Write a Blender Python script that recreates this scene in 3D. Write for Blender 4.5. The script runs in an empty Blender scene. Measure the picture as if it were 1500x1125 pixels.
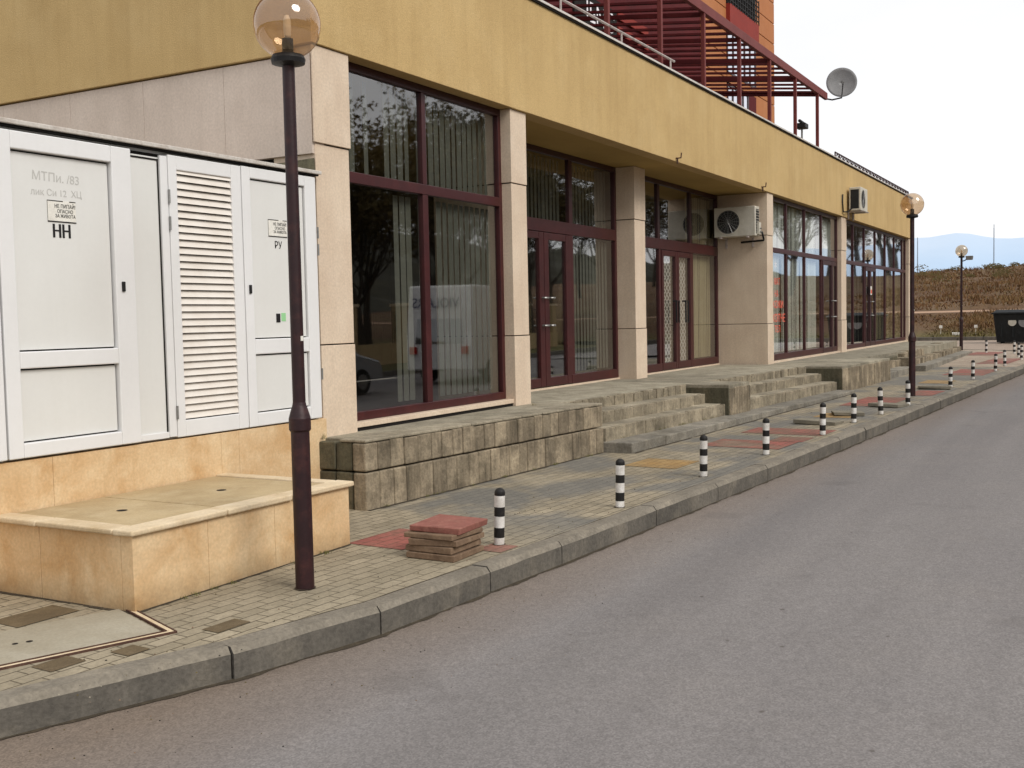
import bpy, math, random
from math import radians, sin, cos, pi, sqrt
random.seed(11)
scn = bpy.context.scene
COL = scn.collection
R = random.random
def U(a, b): return a + (b - a) * random.random()

# ---------------------------------------------------------------- materials
def lin(c):
    c = c / 255.0
    return c / 12.92 if c <= 0.04045 else ((c + 0.055) / 1.055) ** 2.4
def rgb(r, g, b): return (lin(r), lin(g), lin(b), 1.0)

class NT:
    def __init__(s, name):
        s.m = bpy.data.materials.new(name); s.m.use_nodes = True
        s.t = s.m.node_tree; s.t.nodes.clear()
        s.out = s.t.nodes.new('ShaderNodeOutputMaterial')
    def n(s, kind, **kw):
        nd = s.t.nodes.new(kind)
        for k, v in kw.items():
            if k in nd.inputs: nd.inputs[k].default_value = v
            else: setattr(nd, k, v)
        return nd
    def l(s, a, b): s.t.links.new(a, b)
    def coord(s, space='world', scale=(1, 1, 1), rot=(0, 0, 0), loc=(0, 0, 0)):
        if space == 'world': src = s.n('ShaderNodeNewGeometry').outputs['Position']
        else: src = s.n('ShaderNodeTexCoord').outputs['Object']
        if space != 'world':       # every copy gets its own stains
            oi = s.n('ShaderNodeObjectInfo'); ad = s.n('ShaderNodeVectorMath', operation='MULTIPLY_ADD')
            s.l(oi.outputs['Random'], ad.inputs[0]); ad.inputs[1].default_value = (17.3, 9.1, 5.7); s.l(src, ad.inputs[2]); src = ad.outputs[0]
        mp = s.n('ShaderNodeMapping')
        mp.inputs['Scale'].default_value = scale; mp.inputs['Rotation'].default_value = rot
        mp.inputs['Location'].default_value = loc
        s.l(src, mp.inputs['Vector']); return mp.outputs['Vector']
    def noise(s, vec, scale=5, detail=6, rough=0.6, dist=0.0):
        nd = s.n('ShaderNodeTexNoise')
        nd.inputs['Scale'].default_value = scale; nd.inputs['Detail'].default_value = detail
        nd.inputs['Roughness'].default_value = rough; nd.inputs['Distortion'].default_value = dist
        s.l(vec, nd.inputs['Vector']); return nd.outputs['Fac']
    def ramp(s, fac, a, b, ca=(0, 0, 0, 1), cb=(1, 1, 1, 1)):
        r = s.n('ShaderNodeValToRGB')
        r.color_ramp.elements[0].position = a; r.color_ramp.elements[1].position = b
        r.color_ramp.elements[0].color = ca; r.color_ramp.elements[1].color = cb
        s.l(fac, r.inputs['Fac']); return r.outputs['Color']
    def mix(s, fac, a, b, mode='MIX'):
        if mode == 'OVERLAY':      # zero-mean grain: a * (1 - fac + 2 * fac * b)
            v1 = s.n('ShaderNodeVectorMath', operation='MULTIPLY_ADD')
            s.l(b, v1.inputs[0]); v1.inputs[1].default_value = (2 * fac,) * 3; v1.inputs[2].default_value = (1 - fac,) * 3
            v2 = s.n('ShaderNodeVectorMath', operation='MULTIPLY')
            s.l(a, v2.inputs[0]); s.l(v1.outputs[0], v2.inputs[1]); return v2.outputs[0]
        m = s.n('ShaderNodeMix'); m.data_type = 'RGBA'; m.blend_type = mode
        ins = [i for i in m.inputs if i.type == 'RGBA']
        f = [i for i in m.inputs if i.type == 'VALUE'][0]
        for sock, v in ((f, fac), (ins[0], a), (ins[1], b)):
            if hasattr(v, 'is_linked'): s.l(v, sock)
            else: sock.default_value = v
        return [o for o in m.outputs if o.type == 'RGBA'][0]
    def math(s, op, a, b=None):
        m = s.n('ShaderNodeMath', operation=op)
        for i, v in ((0, a), (1, b)):
            if v is None: continue
            if hasattr(v, 'is_linked'): s.l(v, m.inputs[i])
            else: m.inputs[i].default_value = v
        return m.outputs[0]
    def done(s, color, rough=0.8, metal=0.0, bump=None, bs=0.3, bd=0.01, spec=0.3, normal=None):
        p = s.n('ShaderNodeBsdfPrincipled')
        if hasattr(color, 'is_linked'): s.l(color, p.inputs['Base Color'])
        else: p.inputs['Base Color'].default_value = color
        if hasattr(rough, 'is_linked'): s.l(rough, p.inputs['Roughness'])
        else: p.inputs['Roughness'].default_value = rough
        p.inputs['Metallic'].default_value = metal
        p.inputs['Specular IOR Level'].default_value = spec
        if bump is not None:
            b = s.n('ShaderNodeBump'); b.inputs['Strength'].default_value = bs; b.inputs['Distance'].default_value = bd
            s.l(bump, b.inputs['Height']); s.l(b.outputs['Normal'], p.inputs['Normal'])
        s.l(p.outputs[0], s.out.inputs['Surface']); return s.m

def weathered(name, base, dark, light=None, scale=2.0, streak=0.0, rough=0.8, space='world',
              fine=60, bs=0.25, bd=0.004, amount=0.7, spec=0.25, metal=0.0, lo=0.35, hi=0.75, grain=0.14):
    """base colour broken up by blotches, vertical streaks and fine grain"""
    t = NT(name)
    v = t.coord(space)
    n1 = t.noise(v, scale, 8, 0.65)
    c = t.mix(t.math('MULTIPLY', t.ramp(n1, lo, hi), amount), base, dark)
    if light:
        n3 = t.noise(t.coord(space, loc=(7.3, 2.1, 5.5)), scale * 1.7, 6, 0.6)
        c = t.mix(t.math('MULTIPLY', t.ramp(n3, 0.5, 0.75), amount * 0.7), c, light)
    if streak > 0:
        sv = t.coord(space, scale=(1, 1, 0.06))
        ns = t.noise(sv, 5.5, 5, 0.7)
        c = t.mix(t.math('MULTIPLY', t.ramp(ns, 0.45, 0.75), streak), c, dark)
    nf = t.noise(v, fine, 3, 0.6)
    c = t.mix(grain, c, t.ramp(nf, 0.2, 0.8, (0, 0, 0, 1), (1, 1, 1, 1)), 'OVERLAY')
    return t.done(c, rough, metal, nf, bs, bd, spec)

M = {}
# rendered ochre fascia
M['ochre'] = weathered('ochre_render', rgb(195, 167, 117), rgb(172, 144, 97), rgb(203, 178, 131), 0.9, 0.5, 0.92, fine=90, bs=0.7, bd=0.006, lo=0.4, hi=0.8, grain=0.22)
M['soffit'] = weathered('ochre_soffit', rgb(178, 150, 92), rgb(150, 124, 72), None, 0.9, 0.0, 0.92, fine=90)
M['cladding'] = weathered('beige_stone_cladding', rgb(216, 198, 176), rgb(194, 172, 150), rgb(226, 210, 190), 1.4, 0.45, 0.6, fine=45, bs=0.12, bd=0.002)
M['cladding_side'] = weathered('shaded_side_cladding', rgb(208, 193, 180), rgb(180, 165, 152), rgb(212, 199, 187), 1.1, 0.35, 0.65, fine=45, bs=0.12, bd=0.002)  # same cladding with the side wall's shade mixed into its colour
def yellow_stone():
    t = NT('yellow_limestone')
    v = t.coord()
    n1 = t.noise(v, 2.4, 8, 0.62, 0.6)
    c = t.mix(t.ramp(n1, 0.34, 0.66), rgb(217, 190, 151), rgb(196, 158, 112))
    n2 = t.noise(t.coord(loc=(3, 9, 1)), 1.6, 7, 0.7, 0.3)
    c = t.mix(t.math('MULTIPLY', t.ramp(n2, 0.5, 0.7), 0.75), c, rgb(232, 212, 176))
    ns = t.noise(t.coord(scale=(1, 1, 0.1)), 6, 5, 0.7)
    c = t.mix(t.math('MULTIPLY', t.ramp(ns, 0.5, 0.8), 0.4), c, rgb(182, 148, 104))
    # grime rising from the ground
    g = t.n('ShaderNodeSeparateXYZ'); t.l(t.coord(), g.inputs[0])
    h = t.math('SUBTRACT', 0.16, g.outputs['Z'])
    h = t.math('MULTIPLY', h, 5.0)
    gm = t.math('MULTIPLY', t.math('MAXIMUM', t.math('MINIMUM', h, 1.0), 0.0), t.noise(v, 5, 6, 0.7))
    c = t.mix(gm, c, rgb(95, 80, 58))
    nf = t.noise(v, 50, 4, 0.6)
    c = t.mix(0.15, c, t.ramp(nf, 0.2, 0.8), 'OVERLAY')
    return t.done(c, 0.65, 0, nf, 0.2, 0.003)
M['ystone'] = yellow_stone()
M['cap'] = weathered('pale_stone_cap', rgb(214, 196, 166), rgb(172, 146, 106), rgb(230, 216, 192), 3.0, 0.0, 0.6, fine=60, bs=0.2)
M['captop'] = weathered('dusty_cover_slab', rgb(182, 162, 126), rgb(146, 124, 90), rgb(198, 182, 150), 2.2, 0.0, 0.75, fine=70, bs=0.3)
M['white'] = weathered('white_painted_metal', rgb(228, 228, 228), rgb(208, 208, 206), rgb(234, 234, 234), 1.5, 0.15, 0.42, fine=30, bs=0.0, amount=0.35, spec=0.5, grain=0.015)
M['panel'] = weathered('offwhite_panel', rgb(220, 220, 217), rgb(206, 205, 200), rgb(226, 226, 223), 1.2, 0.2, 0.5, fine=30, bs=0.0, amount=0.35, spec=0.4, grain=0.015)
M['louvre'] = weathered('cream_louvre', rgb(226, 220, 212), rgb(206, 196, 184), None, 4, 0, 0.5, fine=30, bs=0.0, grain=0.02)
M['gap'] = weathered('dark_gap', rgb(32, 28, 26), rgb(18, 16, 15), None, 6, 0, 0.9)
M['strip'] = weathered('zinc_drip_edge', rgb(214, 208, 200), rgb(146, 120, 96), None, 6, 0, 0.4, metal=0.3, lo=0.5, hi=0.8)
M['frame'] = weathered('wine_red_frame', rgb(66, 21, 23), rgb(46, 16, 18), rgb(82, 34, 33), 3, 0.2, 0.38, fine=40, bs=0.05, spec=0.5)
M['frame_dark'] = weathered('dark_wine_frame', rgb(58, 22, 24), rgb(40, 16, 18), None, 3, 0, 0.4, fine=40, bs=0.05, spec=0.5)
M['pole'] = weathered('maroon_pole_paint', rgb(44, 18, 22), rgb(30, 14, 17), rgb(84, 46, 40), 5, 0.35, 0.5, space='object', fine=60, bs=0.3, spec=0.4, amount=0.9)
M['black'] = weathered('black_plastic', rgb(34, 33, 34), rgb(22, 22, 22), rgb(54, 52, 50), 8, 0, 0.5, space='object', fine=60, bs=0.1)
M['black_paint'] = weathered('black_band_paint', rgb(28, 27, 27), rgb(40, 38, 36), rgb(64, 60, 56), 14, 0, 0.55, space='object', fine=90, bs=0.2)
M['white_paint'] = weathered('white_band_paint', rgb(226, 224, 220), rgb(150, 140, 126), rgb(236, 236, 236), 9, 0.3, 0.6, space='object', fine=90, bs=0.2)
M['steel'] = weathered('dull_steel', rgb(150, 150, 148), rgb(112, 110, 106), None, 10, 0, 0.4, metal=0.6, fine=60)
M['rail'] = weathered('pale_handrail', rgb(196, 186, 180), rgb(120, 96, 90), None, 10, 0, 0.4, metal=0.2, fine=60)
M['ac'] = weathered('ac_cream_casing', rgb(206, 202, 190), rgb(172, 166, 150), None, 5, 0.3, 0.5, space='object', fine=60, bs=0.05)
M['ac_dark'] = weathered('ac_dark_grille', rgb(42, 44, 46), rgb(26, 28, 30), None, 8, 0, 0.6, space='object')
M['red_wood'] = weathered('dark_red_timber', rgb(86, 24, 25), rgb(54, 14, 18), rgb(108, 38, 34), 2.5, 0, 0.6, fine=40, bs=0.1)
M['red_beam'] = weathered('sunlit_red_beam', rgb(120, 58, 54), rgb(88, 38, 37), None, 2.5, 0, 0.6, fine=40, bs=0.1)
M['redwall'] = weathered('dark_red_wall', rgb(92, 22, 24), rgb(56, 14, 18), None, 0.8, 0.2, 0.8, fine=40)
M['redbright'] = weathered('bright_red_board', rgb(140, 50, 40), rgb(116, 38, 32), None, 1.5, 0.0, 0.7, fine=40)
M['orange'] = weathered('orange_facade_board', rgb(180, 118, 74), rgb(156, 96, 58), rgb(190, 132, 90), 0.7, 0.35, 0.75, fine=40)
M['dark_text'] = NT('black_lettering').done(rgb(28, 26, 28), 0.6)
M['pencil'] = NT('faded_marker').done(rgb(190, 189, 185), 0.7)
M['sticker'] = weathered('paper_sticker', rgb(232, 230, 222), rgb(210, 206, 196), None, 9, 0, 0.6)
M['green'] = NT('pale_green_sticker').done(rgb(150, 206, 150), 0.6)
M['redtext'] = NT('orange_red_lettering').done(rgb(232, 92, 66), 0.5)
M['bluetext'] = NT('dark_blue_lettering').done(rgb(30, 36, 90), 0.5)
M['whitetext'] = NT('white_lettering').done(rgb(236, 232, 236), 0.5)
M['cardboard'] = weathered('cream_curtain', rgb(168, 156, 124), rgb(140, 126, 96), None, 1.4, 0.5, 0.9)

def glass_mat(name, tint, rmin=0.06, mult=1.0, diffuse=None, dfac=0.0):
    t = NT(name)
    tr = t.n('ShaderNodeBsdfTransparent'); tr.inputs[0].default_value = tint
    gl = t.n('ShaderNodeBsdfGlossy'); gl.inputs['Roughness'].default_value = 0.02; gl.inputs['Color'].default_value = (1, 1, 1, 1)
    nz = t.noise(t.coord(), 0.35, 2, 0.5)
    bp = t.n('ShaderNodeBump'); bp.inputs['Strength'].default_value = 0.13; bp.inputs['Distance'].default_value = 0.03
    t.l(nz, bp.inputs['Height']); t.l(bp.outputs[0], gl.inputs['Normal'])
    ge = t.n('ShaderNodeNewGeometry'); dt = t.n('ShaderNodeVectorMath', operation='DOT_PRODUCT')
    t.l(ge.outputs['Normal'], dt.inputs[0]); t.l(ge.outputs['Incoming'], dt.inputs[1])
    c_ = t.math('SUBTRACT', 1.0, t.math('ABSOLUTE', dt.outputs['Value']))
    sch = t.math('ADD', 0.04, t.math('MULTIPLY', t.math('POWER', c_, 5.0), 0.96))
    f = t.math('MINIMUM', t.math('ADD', t.math('MULTIPLY', sch, mult), rmin), 1.0)
    base = tr.outputs[0]
    if diffuse:
        df = t.n('ShaderNodeBsdfDiffuse'); df.inputs[0].default_value = diffuse
        mx = t.n('ShaderNodeMixShader'); mx.inputs[0].default_value = dfac
        t.l(base, mx.inputs[1]); t.l(df.outputs[0], mx.inputs[2]); base = mx.outputs[0]
    m = t.n('ShaderNodeMixShader'); t.l(f, m.inputs[0]); t.l(base, m.inputs[1]); t.l(gl.outputs[0], m.inputs[2])
    t.l(m.outputs[0], t.out.inputs['Surface']); return t.m
M['glass'] = glass_mat('shop_glass', (0.86, 0.88, 0.85, 1), 0.13, 1.35)
M['globe'] = glass_mat('smoked_globe_glass', (0.82, 0.69, 0.55, 1), 0.05, 1.0, rgb(216, 192, 158), 0.09)
M['dark_pane'] = glass_mat('dark_pane', (0.25, 0.25, 0.27, 1), 0.2, 1.6)
M['blind'] = weathered('grey_vertical_blind', rgb(100, 100, 92), rgb(74, 74, 68), None, 1.5, 0.4, 0.8, fine=30, bs=0.02)
M['blind_pale'] = weathered('pale_vertical_blind', rgb(228, 230, 222), rgb(200, 204, 192), None, 1.2, 0.4, 0.8, fine=30, bs=0.02)
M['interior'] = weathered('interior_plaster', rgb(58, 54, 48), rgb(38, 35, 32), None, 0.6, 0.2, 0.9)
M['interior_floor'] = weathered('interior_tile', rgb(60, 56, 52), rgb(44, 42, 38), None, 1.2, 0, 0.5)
def lattice():
    t = NT('lattice_curtain')
    w1 = t.n('ShaderNodeTexWave', wave_type='BANDS', bands_direction='X'); w1.inputs['Scale'].default_value = 3.2
    w2 = t.n('ShaderNodeTexWave', wave_type='BANDS', bands_direction='X'); w2.inputs['Scale'].default_value = 3.2
    t.l(t.coord(rot=(0, radians(50), 0)), w1.inputs[0]); t.l(t.coord(rot=(0, radians(-50), 0)), w2.inputs[0])
    a = t.math('MAXIMUM', w1.outputs['Fac'], w2.outputs['Fac'])
    return t.done(t.mix(t.ramp(a, 0.72, 0.9), rgb(120, 108, 100), rgb(212, 204, 196)), 0.8)
M['lattice'] = lattice()

def asphalt(name='asphalt', tone=1.0):
    t = NT(name)
    v = t.coord()
    big = t.noise(t.coord(rot=(0, 0, radians(3.6)), scale=(0.16, 0.9, 1)), 0.9, 6, 0.6, 0.4)
    c = t.mix(t.ramp(big, 0.3, 0.72), rgb(124 * tone, 120 * tone, 118 * tone), rgb(113 * tone, 109 * tone, 108 * tone))
    patch = t.noise(v, 0.7, 8, 0.65)
    c = t.mix(t.math('MULTIPLY', t.ramp(patch, 0.52, 0.75), 0.35), c, rgb(130 * tone, 124 * tone, 119 * tone))
    # dusty strip along the gutter: distance to the kerb line (y = 3.98 - 0.063 x)
    sp = t.n('ShaderNodeSeparateXYZ'); t.l(v, sp.inputs[0])
    kx = t.math('SUBTRACT', 3.98, t.math('MULTIPLY', sp.outputs['X'], 0.0625))
    d = t.math('SUBTRACT', kx, sp.outputs['Y'])
    gm = t.math('SUBTRACT', 1.0, t.math('MULTIPLY', t.math('ADD', d, t.math('MULTIPLY', patch, 0.5)), 1.0))
    gm = t.math('MAXIMUM', t.math('MINIMUM', gm, 1.0), 0.0)
    c = t.mix(t.math('MULTIPLY', gm, 0.75), c, rgb(118 * tone, 102 * tone, 86 * tone))
    v1 = t.n('ShaderNodeTexVoronoi'); v1.inputs['Scale'].default_value = 120; t.l(v, v1.inputs['Vector'])
    gr = t.n('ShaderNodeSeparateColor'); t.l(v1.outputs['Color'], gr.inputs[0])
    c = t.mix(0.19, c, t.ramp(gr.outputs[0], 0.1, 0.95), 'OVERLAY')
    n2 = t.noise(v, 22, 5, 0.7)
    c = t.mix(0.10, c, t.ramp(n2, 0.3, 0.7), 'OVERLAY')
    st = t.noise(t.coord(loc=(2.2, 7.7, 0)), 1.6, 3, 0.5)
    c = t.mix(t.math('MULTIPLY', t.ramp(st, 0.62, 0.72), 0.22), c, rgb(78, 74, 72))
    tr = t.noise(t.coord(rot=(0, 0, radians(3.6)), scale=(0.03, 2.2, 1)), 1.0, 3, 0.5)
    c = t.mix(0.08, c, t.ramp(tr, 0.25, 0.75), 'OVERLAY')
    # sparse dark pits
    v2 = t.n('ShaderNodeTexVoronoi'); v2.inputs['Scale'].default_value = 3.2; t.l(t.coord(scale=(0.7, 1, 1)), v2.inputs['Vector'])
    pit = t.ramp(v2.outputs['Distance'], 0.03, 0.055, (1, 1, 1, 1), (0, 0, 0, 1))
    c = t.mix(t.math('MULTIPLY', pit, 0.65), c, rgb(70, 62, 56))
    # long faint cracks
    wn = t.noise(v, 1.3, 6, 0.7)
    vc = t.n('ShaderNodeTexVoronoi', feature='DISTANCE_TO_EDGE'); vc.inputs['Scale'].default_value = 0.16
    mixv = t.n('ShaderNodeVectorMath', operation='ADD'); t.l(v, mixv.inputs[0])
    sc = t.n('ShaderNodeVectorMath', operation='SCALE'); sc.inputs['Scale'].default_value = 1.3
    nn = t.n('ShaderNodeTexNoise'); nn.inputs['Scale'].default_value = 0.9; nn.inputs['Detail'].default_value = 8; t.l(v, nn.inputs['Vector'])
    t.l(nn.outputs['Color'], sc.inputs[0]); t.l(sc.outputs[0], mixv.inputs[1]); t.l(mixv.outputs[0], vc.inputs['Vector'])
    cr = t.ramp(vc.outputs['Distance'], 0.0, 0.0022, (1, 1, 1, 1), (0, 0, 0, 1))
    c = t.mix(t.math('MULTIPLY', cr, 0.12), c, rgb(84, 78, 74))
    return t.done(c, 0.85, 0, t.math('ADD', gr.outputs[0], n2), 0.45, 0.004, 0.3)
M['asphalt'] = asphalt()
M['asphalt_far'] = asphalt('worn_side_street_asphalt', 1.28)

SK = -0.0625   # skew of kerb and paving against the shop front
def paving(name, a, b, joint, bw=0.2, bh=0.1, grey=0.0, soft=0.55):
    t = NT(name)
    v = t.coord(rot=(0, 0, radians(3.6)))
    br = t.n('ShaderNodeTexBrick')
    t.l(v, br.inputs['Vector'])
    br.inputs['Color1'].default_value = a; br.inputs['Color2'].default_value = b; br.inputs['Mortar'].default_value = joint
    br.inputs['Scale'].default_value = 1.0; br.inputs['Mortar Size'].default_value = 0.005
    br.inputs['Mortar Smooth'].default_value = 0.4
    br.inputs['Brick Width'].default_value = bw; br.inputs['Row Height'].default_value = bh
    br.offset = 0.5
    n = t.noise(t.coord(), 1.1, 8, 0.68, 0.3)
    c = t.mix(t.math('MULTIPLY', t.ramp(n, 0.4, 0.7), soft), br.outputs['Color'], rgb(104, 96, 80))
    n2 = t.noise(t.coord(loc=(5, 3, 0)), 0.8, 7, 0.6)
    c = t.mix(t.math('MULTIPLY', t.ramp(n2, 0.55, 0.75), 0.5), c, rgb(158, 148, 128))
    if grey > 0:
        sp = t.n('ShaderNodeSeparateXYZ'); t.l(t.coord(), sp.inputs[0])
        gx = t.math('MAXIMUM', t.math('MINIMUM', t.math('MULTIPLY', t.math('SUBTRACT', sp.outputs['X'], 6.8), 0.9), 1.0), 0.0)
        n3 = t.noise(t.coord(scale=(1, 1.3, 1), rot=(0, 0, radians(30))), 0.62, 4, 0.55, 0.3)
        gm = t.math('MULTIPLY', gx, t.ramp(n3, 0.44, 0.54))
        c = t.mix(t.math('MULTIPLY', gm, grey), c, rgb(90, 93, 95))
    nf = t.noise(t.coord(), 40, 4, 0.7)
    c = t.mix(0.3, c, t.ramp(nf, 0.2, 0.8), 'OVERLAY')
    h = t.math('SUBTRACT', t.math('MULTIPLY', nf, 0.3), br.outputs['Fac'])
    return t.done(c, 0.85, 0, h, 0.6, 0.006)
M['paving'] = paving('beige_block_paving', rgb(158, 147, 126), rgb(140, 130, 110), rgb(80, 71, 56), grey=0.62)
M['paving_far'] = paving('pale_block_paving', rgb(168, 156, 138), rgb(160, 140, 124), rgb(120, 110, 96))
M['paving_red'] = paving('red_block_paving', rgb(152, 90, 80), rgb(136, 80, 72), rgb(98, 66, 56), soft=0.9)
M['paving_yellow'] = paving('yellow_block_paving', rgb(168, 138, 90), rgb(156, 124, 76), rgb(116, 92, 60), soft=0.85)
M['paving_brown'] = weathered('damp_earth_bed', rgb(104, 90, 68), rgb(78, 66, 50), rgb(126, 112, 88), 5, 0, 0.95, fine=50, bs=0.8, bd=0.01)
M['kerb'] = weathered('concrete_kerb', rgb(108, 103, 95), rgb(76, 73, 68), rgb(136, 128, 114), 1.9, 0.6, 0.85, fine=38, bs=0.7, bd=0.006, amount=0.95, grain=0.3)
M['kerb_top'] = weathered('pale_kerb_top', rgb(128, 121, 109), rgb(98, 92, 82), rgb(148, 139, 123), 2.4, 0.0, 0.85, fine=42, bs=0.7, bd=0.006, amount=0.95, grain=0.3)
M['lid'] = weathered('pale_concrete_lid', rgb(160, 153, 136), rgb(132, 122, 102), rgb(174, 168, 154), 1.8, 0, 0.8, fine=60, bs=0.3)
M['rust'] = weathered('rusty_angle_frame', rgb(84, 60, 50), rgb(58, 40, 34), rgb(120, 98, 80), 12, 0, 0.8, fine=80)
def splitblock(name, c1, c2, c3, rib=0.09, rs=10):
    t = NT(name)
    v = t.coord()
    obj = t.n('ShaderNodeObjectInfo')
    ns = t.noise(t.coord(scale=(1, 1, rib)), rs, 6, 0.75)
    c = t.mix(t.math('MULTIPLY', t.ramp(ns, 0.36, 0.66), 0.8), c1, c2)
    n = t.noise(v, 3.2, 8, 0.7)
    c = t.mix(t.math('MULTIPLY', t.ramp(n, 0.45, 0.7), 0.8), c, c3)
    nd = t.noise(t.coord(loc=(11, 4, 8)), 1.5, 7, 0.7)
    c = t.mix(t.math('MULTIPLY', t.ramp(nd, 0.5, 0.75), 0.55), c, rgb(74, 68, 54))
    nf = t.noise(v, 34, 5, 0.75)
    c = t.mix(0.35, c, t.ramp(nf, 0.25, 0.75), 'OVERLAY')
    isl = t.n('ShaderNodeNewGeometry').outputs['Random Per Island']
    c = t.mix(0.22, c, t.ramp(isl, 0.0, 1.0), 'OVERLAY')
    return t.done(c, 0.92, 0, t.math('ADD', nf, ns), 0.8, 0.012)
M['block'] = splitblock('weathered_concrete_block', rgb(138, 125, 105), rgb(80, 73, 61), rgb(180, 165, 140))
M['riser'] = splitblock('weathered_riser', rgb(144, 134, 114), rgb(100, 92, 78), rgb(170, 158, 136), 0.8, 9)
M['block_dark'] = splitblock('shaded_and_mossy_block', rgb(96, 92, 74), rgb(58, 56, 46), rgb(112, 102, 82))  # darker block: shade painted on the -x faces; also the moss wedge
M['tread'] = splitblock('weathered_tread', rgb(156, 147, 128), rgb(118, 110, 95), rgb(176, 166, 146), 1, 4)
M['slabstep'] = splitblock('grey_stone_step', rgb(132, 127, 117), rgb(102, 98, 89), rgb(152, 145, 131), 1, 5)
M['terrace'] = splitblock('terrace_paving', rgb(152, 145, 127), rgb(122, 115, 100), rgb(172, 164, 146), 1, 3)
M['dirt_shade'] = weathered('gutter_dirt_and_contact_shade', rgb(74, 66, 54), rgb(50, 45, 38), rgb(104, 92, 74), 7, 0, 0.95, fine=60, bs=0.8, bd=0.008)  # gutter dirt; same colour paints the contact shade at wall and post feet
M['slab_red'] = weathered('red_slab', rgb(142, 92, 82), rgb(112, 70, 62), rgb(162, 122, 106), 9, 0, 0.85, fine=60, bs=0.5, bd=0.004)
M['slab_brown'] = weathered('brown_slab', rgb(126, 104, 84), rgb(84, 66, 54), rgb(152, 132, 110), 9, 0, 0.9, fine=60, bs=0.6, bd=0.005)
M['slab_grey'] = weathered('grey_slab', rgb(130, 124, 110), rgb(92, 88, 78), rgb(150, 142, 124), 6, 0, 0.9, fine=60, bs=0.6, bd=0.005)
def hillmat():
    t = NT('dry_autumn_grass_ground')
    v = t.coord()
    sp = t.n('ShaderNodeSeparateXYZ'); t.l(v, sp.inputs[0])
    n = t.noise(t.coord(scale=(1, 1, 3)), 0.16, 8, 0.7)
    c = t.mix(t.ramp(n, 0.35, 0.65), rgb(108, 86, 60), rgb(84, 60, 42))
    n2 = t.noise(t.coord(loc=(3, 3, 3)), 0.4, 7, 0.7)
    c = t.mix(t.math('MULTIPLY', t.ramp(n2, 0.5, 0.7), 0.7), c, rgb(94, 84, 54))
    low = t.math('MAXIMUM', t.math('MINIMUM', t.math('MULTIPLY', t.math('SUBTRACT', 0.85, sp.outputs['Z']), 2.2), 1.0), 0.0)
    c = t.mix(t.math('MULTIPLY', low, 0.6), c, rgb(88, 92, 50))
    nf = t.noise(v, 6, 6, 0.75)
    c = t.mix(0.5, c, t.ramp(nf, 0.25, 0.75), 'OVERLAY')
    return t.done(c, 0.95, 0, nf, 0.8, 0.1)
M['hill'] = hillmat()
M['path'] = weathered('dusty_path', rgb(170, 140, 116), rgb(140, 112, 88), None, 0.6, 0, 0.95)
M['verge'] = weathered('verge_grass_ground', rgb(96, 92, 56), rgb(70, 66, 38), rgb(120, 104, 66), 0.5, 0, 0.95, fine=8, bs=0.6, bd=0.05)
def grassmat():
    t = NT('dry_grass_blades')
    n = t.noise(t.coord(), 0.35, 6, 0.75)
    c = t.mix(t.ramp(n, 0.35, 0.65), rgb(122, 94, 60), rgb(92, 60, 40))
    n2 = t.noise(t.coord(loc=(4, 4, 4)), 2.5, 4, 0.7)
    c = t.mix(t.math('MULTIPLY', t.ramp(n2, 0.5, 0.7), 0.8), c, rgb(112, 102, 62))
    sp = t.n('ShaderNodeSeparateXYZ'); t.l(t.coord(), sp.inputs[0])
    low = t.math('MAXIMUM', t.math('MINIMUM', t.math('MULTIPLY', t.math('SUBTRACT', 0.95, sp.outputs['Z']), 2.0), 1.0), 0.0)
    c = t.mix(t.math('MULTIPLY', low, 0.7), c, rgb(96, 104, 50))
    return t.done(c, 0.9)
M['grass'] = grassmat()
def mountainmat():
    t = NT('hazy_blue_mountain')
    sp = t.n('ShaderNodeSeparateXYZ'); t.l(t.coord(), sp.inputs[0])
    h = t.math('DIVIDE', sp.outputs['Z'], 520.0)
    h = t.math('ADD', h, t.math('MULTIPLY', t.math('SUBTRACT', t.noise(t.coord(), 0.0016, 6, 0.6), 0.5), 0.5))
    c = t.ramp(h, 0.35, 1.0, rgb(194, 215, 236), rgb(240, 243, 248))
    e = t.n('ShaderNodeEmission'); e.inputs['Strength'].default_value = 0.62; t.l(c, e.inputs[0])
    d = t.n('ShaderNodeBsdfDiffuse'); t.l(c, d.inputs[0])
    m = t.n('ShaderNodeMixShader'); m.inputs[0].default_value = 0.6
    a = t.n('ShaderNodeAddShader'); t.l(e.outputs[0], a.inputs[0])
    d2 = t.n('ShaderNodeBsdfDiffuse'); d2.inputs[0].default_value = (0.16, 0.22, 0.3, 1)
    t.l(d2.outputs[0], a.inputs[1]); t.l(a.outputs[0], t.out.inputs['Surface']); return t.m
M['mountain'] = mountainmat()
M['bark'] = weathered('grey_bark', rgb(70, 62, 54), rgb(44, 38, 34), None, 4, 0.3, 0.95, space='object')
M['woods'] = weathered('dark_winter_woods', rgb(58, 56, 44), rgb(36, 36, 30), rgb(84, 76, 56), 0.4, 0.5, 0.95, fine=3)
M['leaf'] = weathered('dry_brown_leaves', rgb(96, 84, 50), rgb(60, 52, 32), None, 1, 0, 0.9, space='object')
M['bin'] = weathered('black_bin_plastic', rgb(30, 34, 36), rgb(20, 22, 24), rgb(48, 52, 54), 5, 0.3, 0.5, space='object')
M['carpaint'] = weathered('silver_car_paint', rgb(172, 178, 182), rgb(160, 164, 168), None, 3, 0, 0.25, metal=0.5, space='object', spec=0.6, bs=0.0)
M['darkcar'] = weathered('dark_blue_car_paint', rgb(40, 44, 60), rgb(30, 32, 44), None, 3, 0, 0.3, space='object', spec=0.6, bs=0.0)
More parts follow.
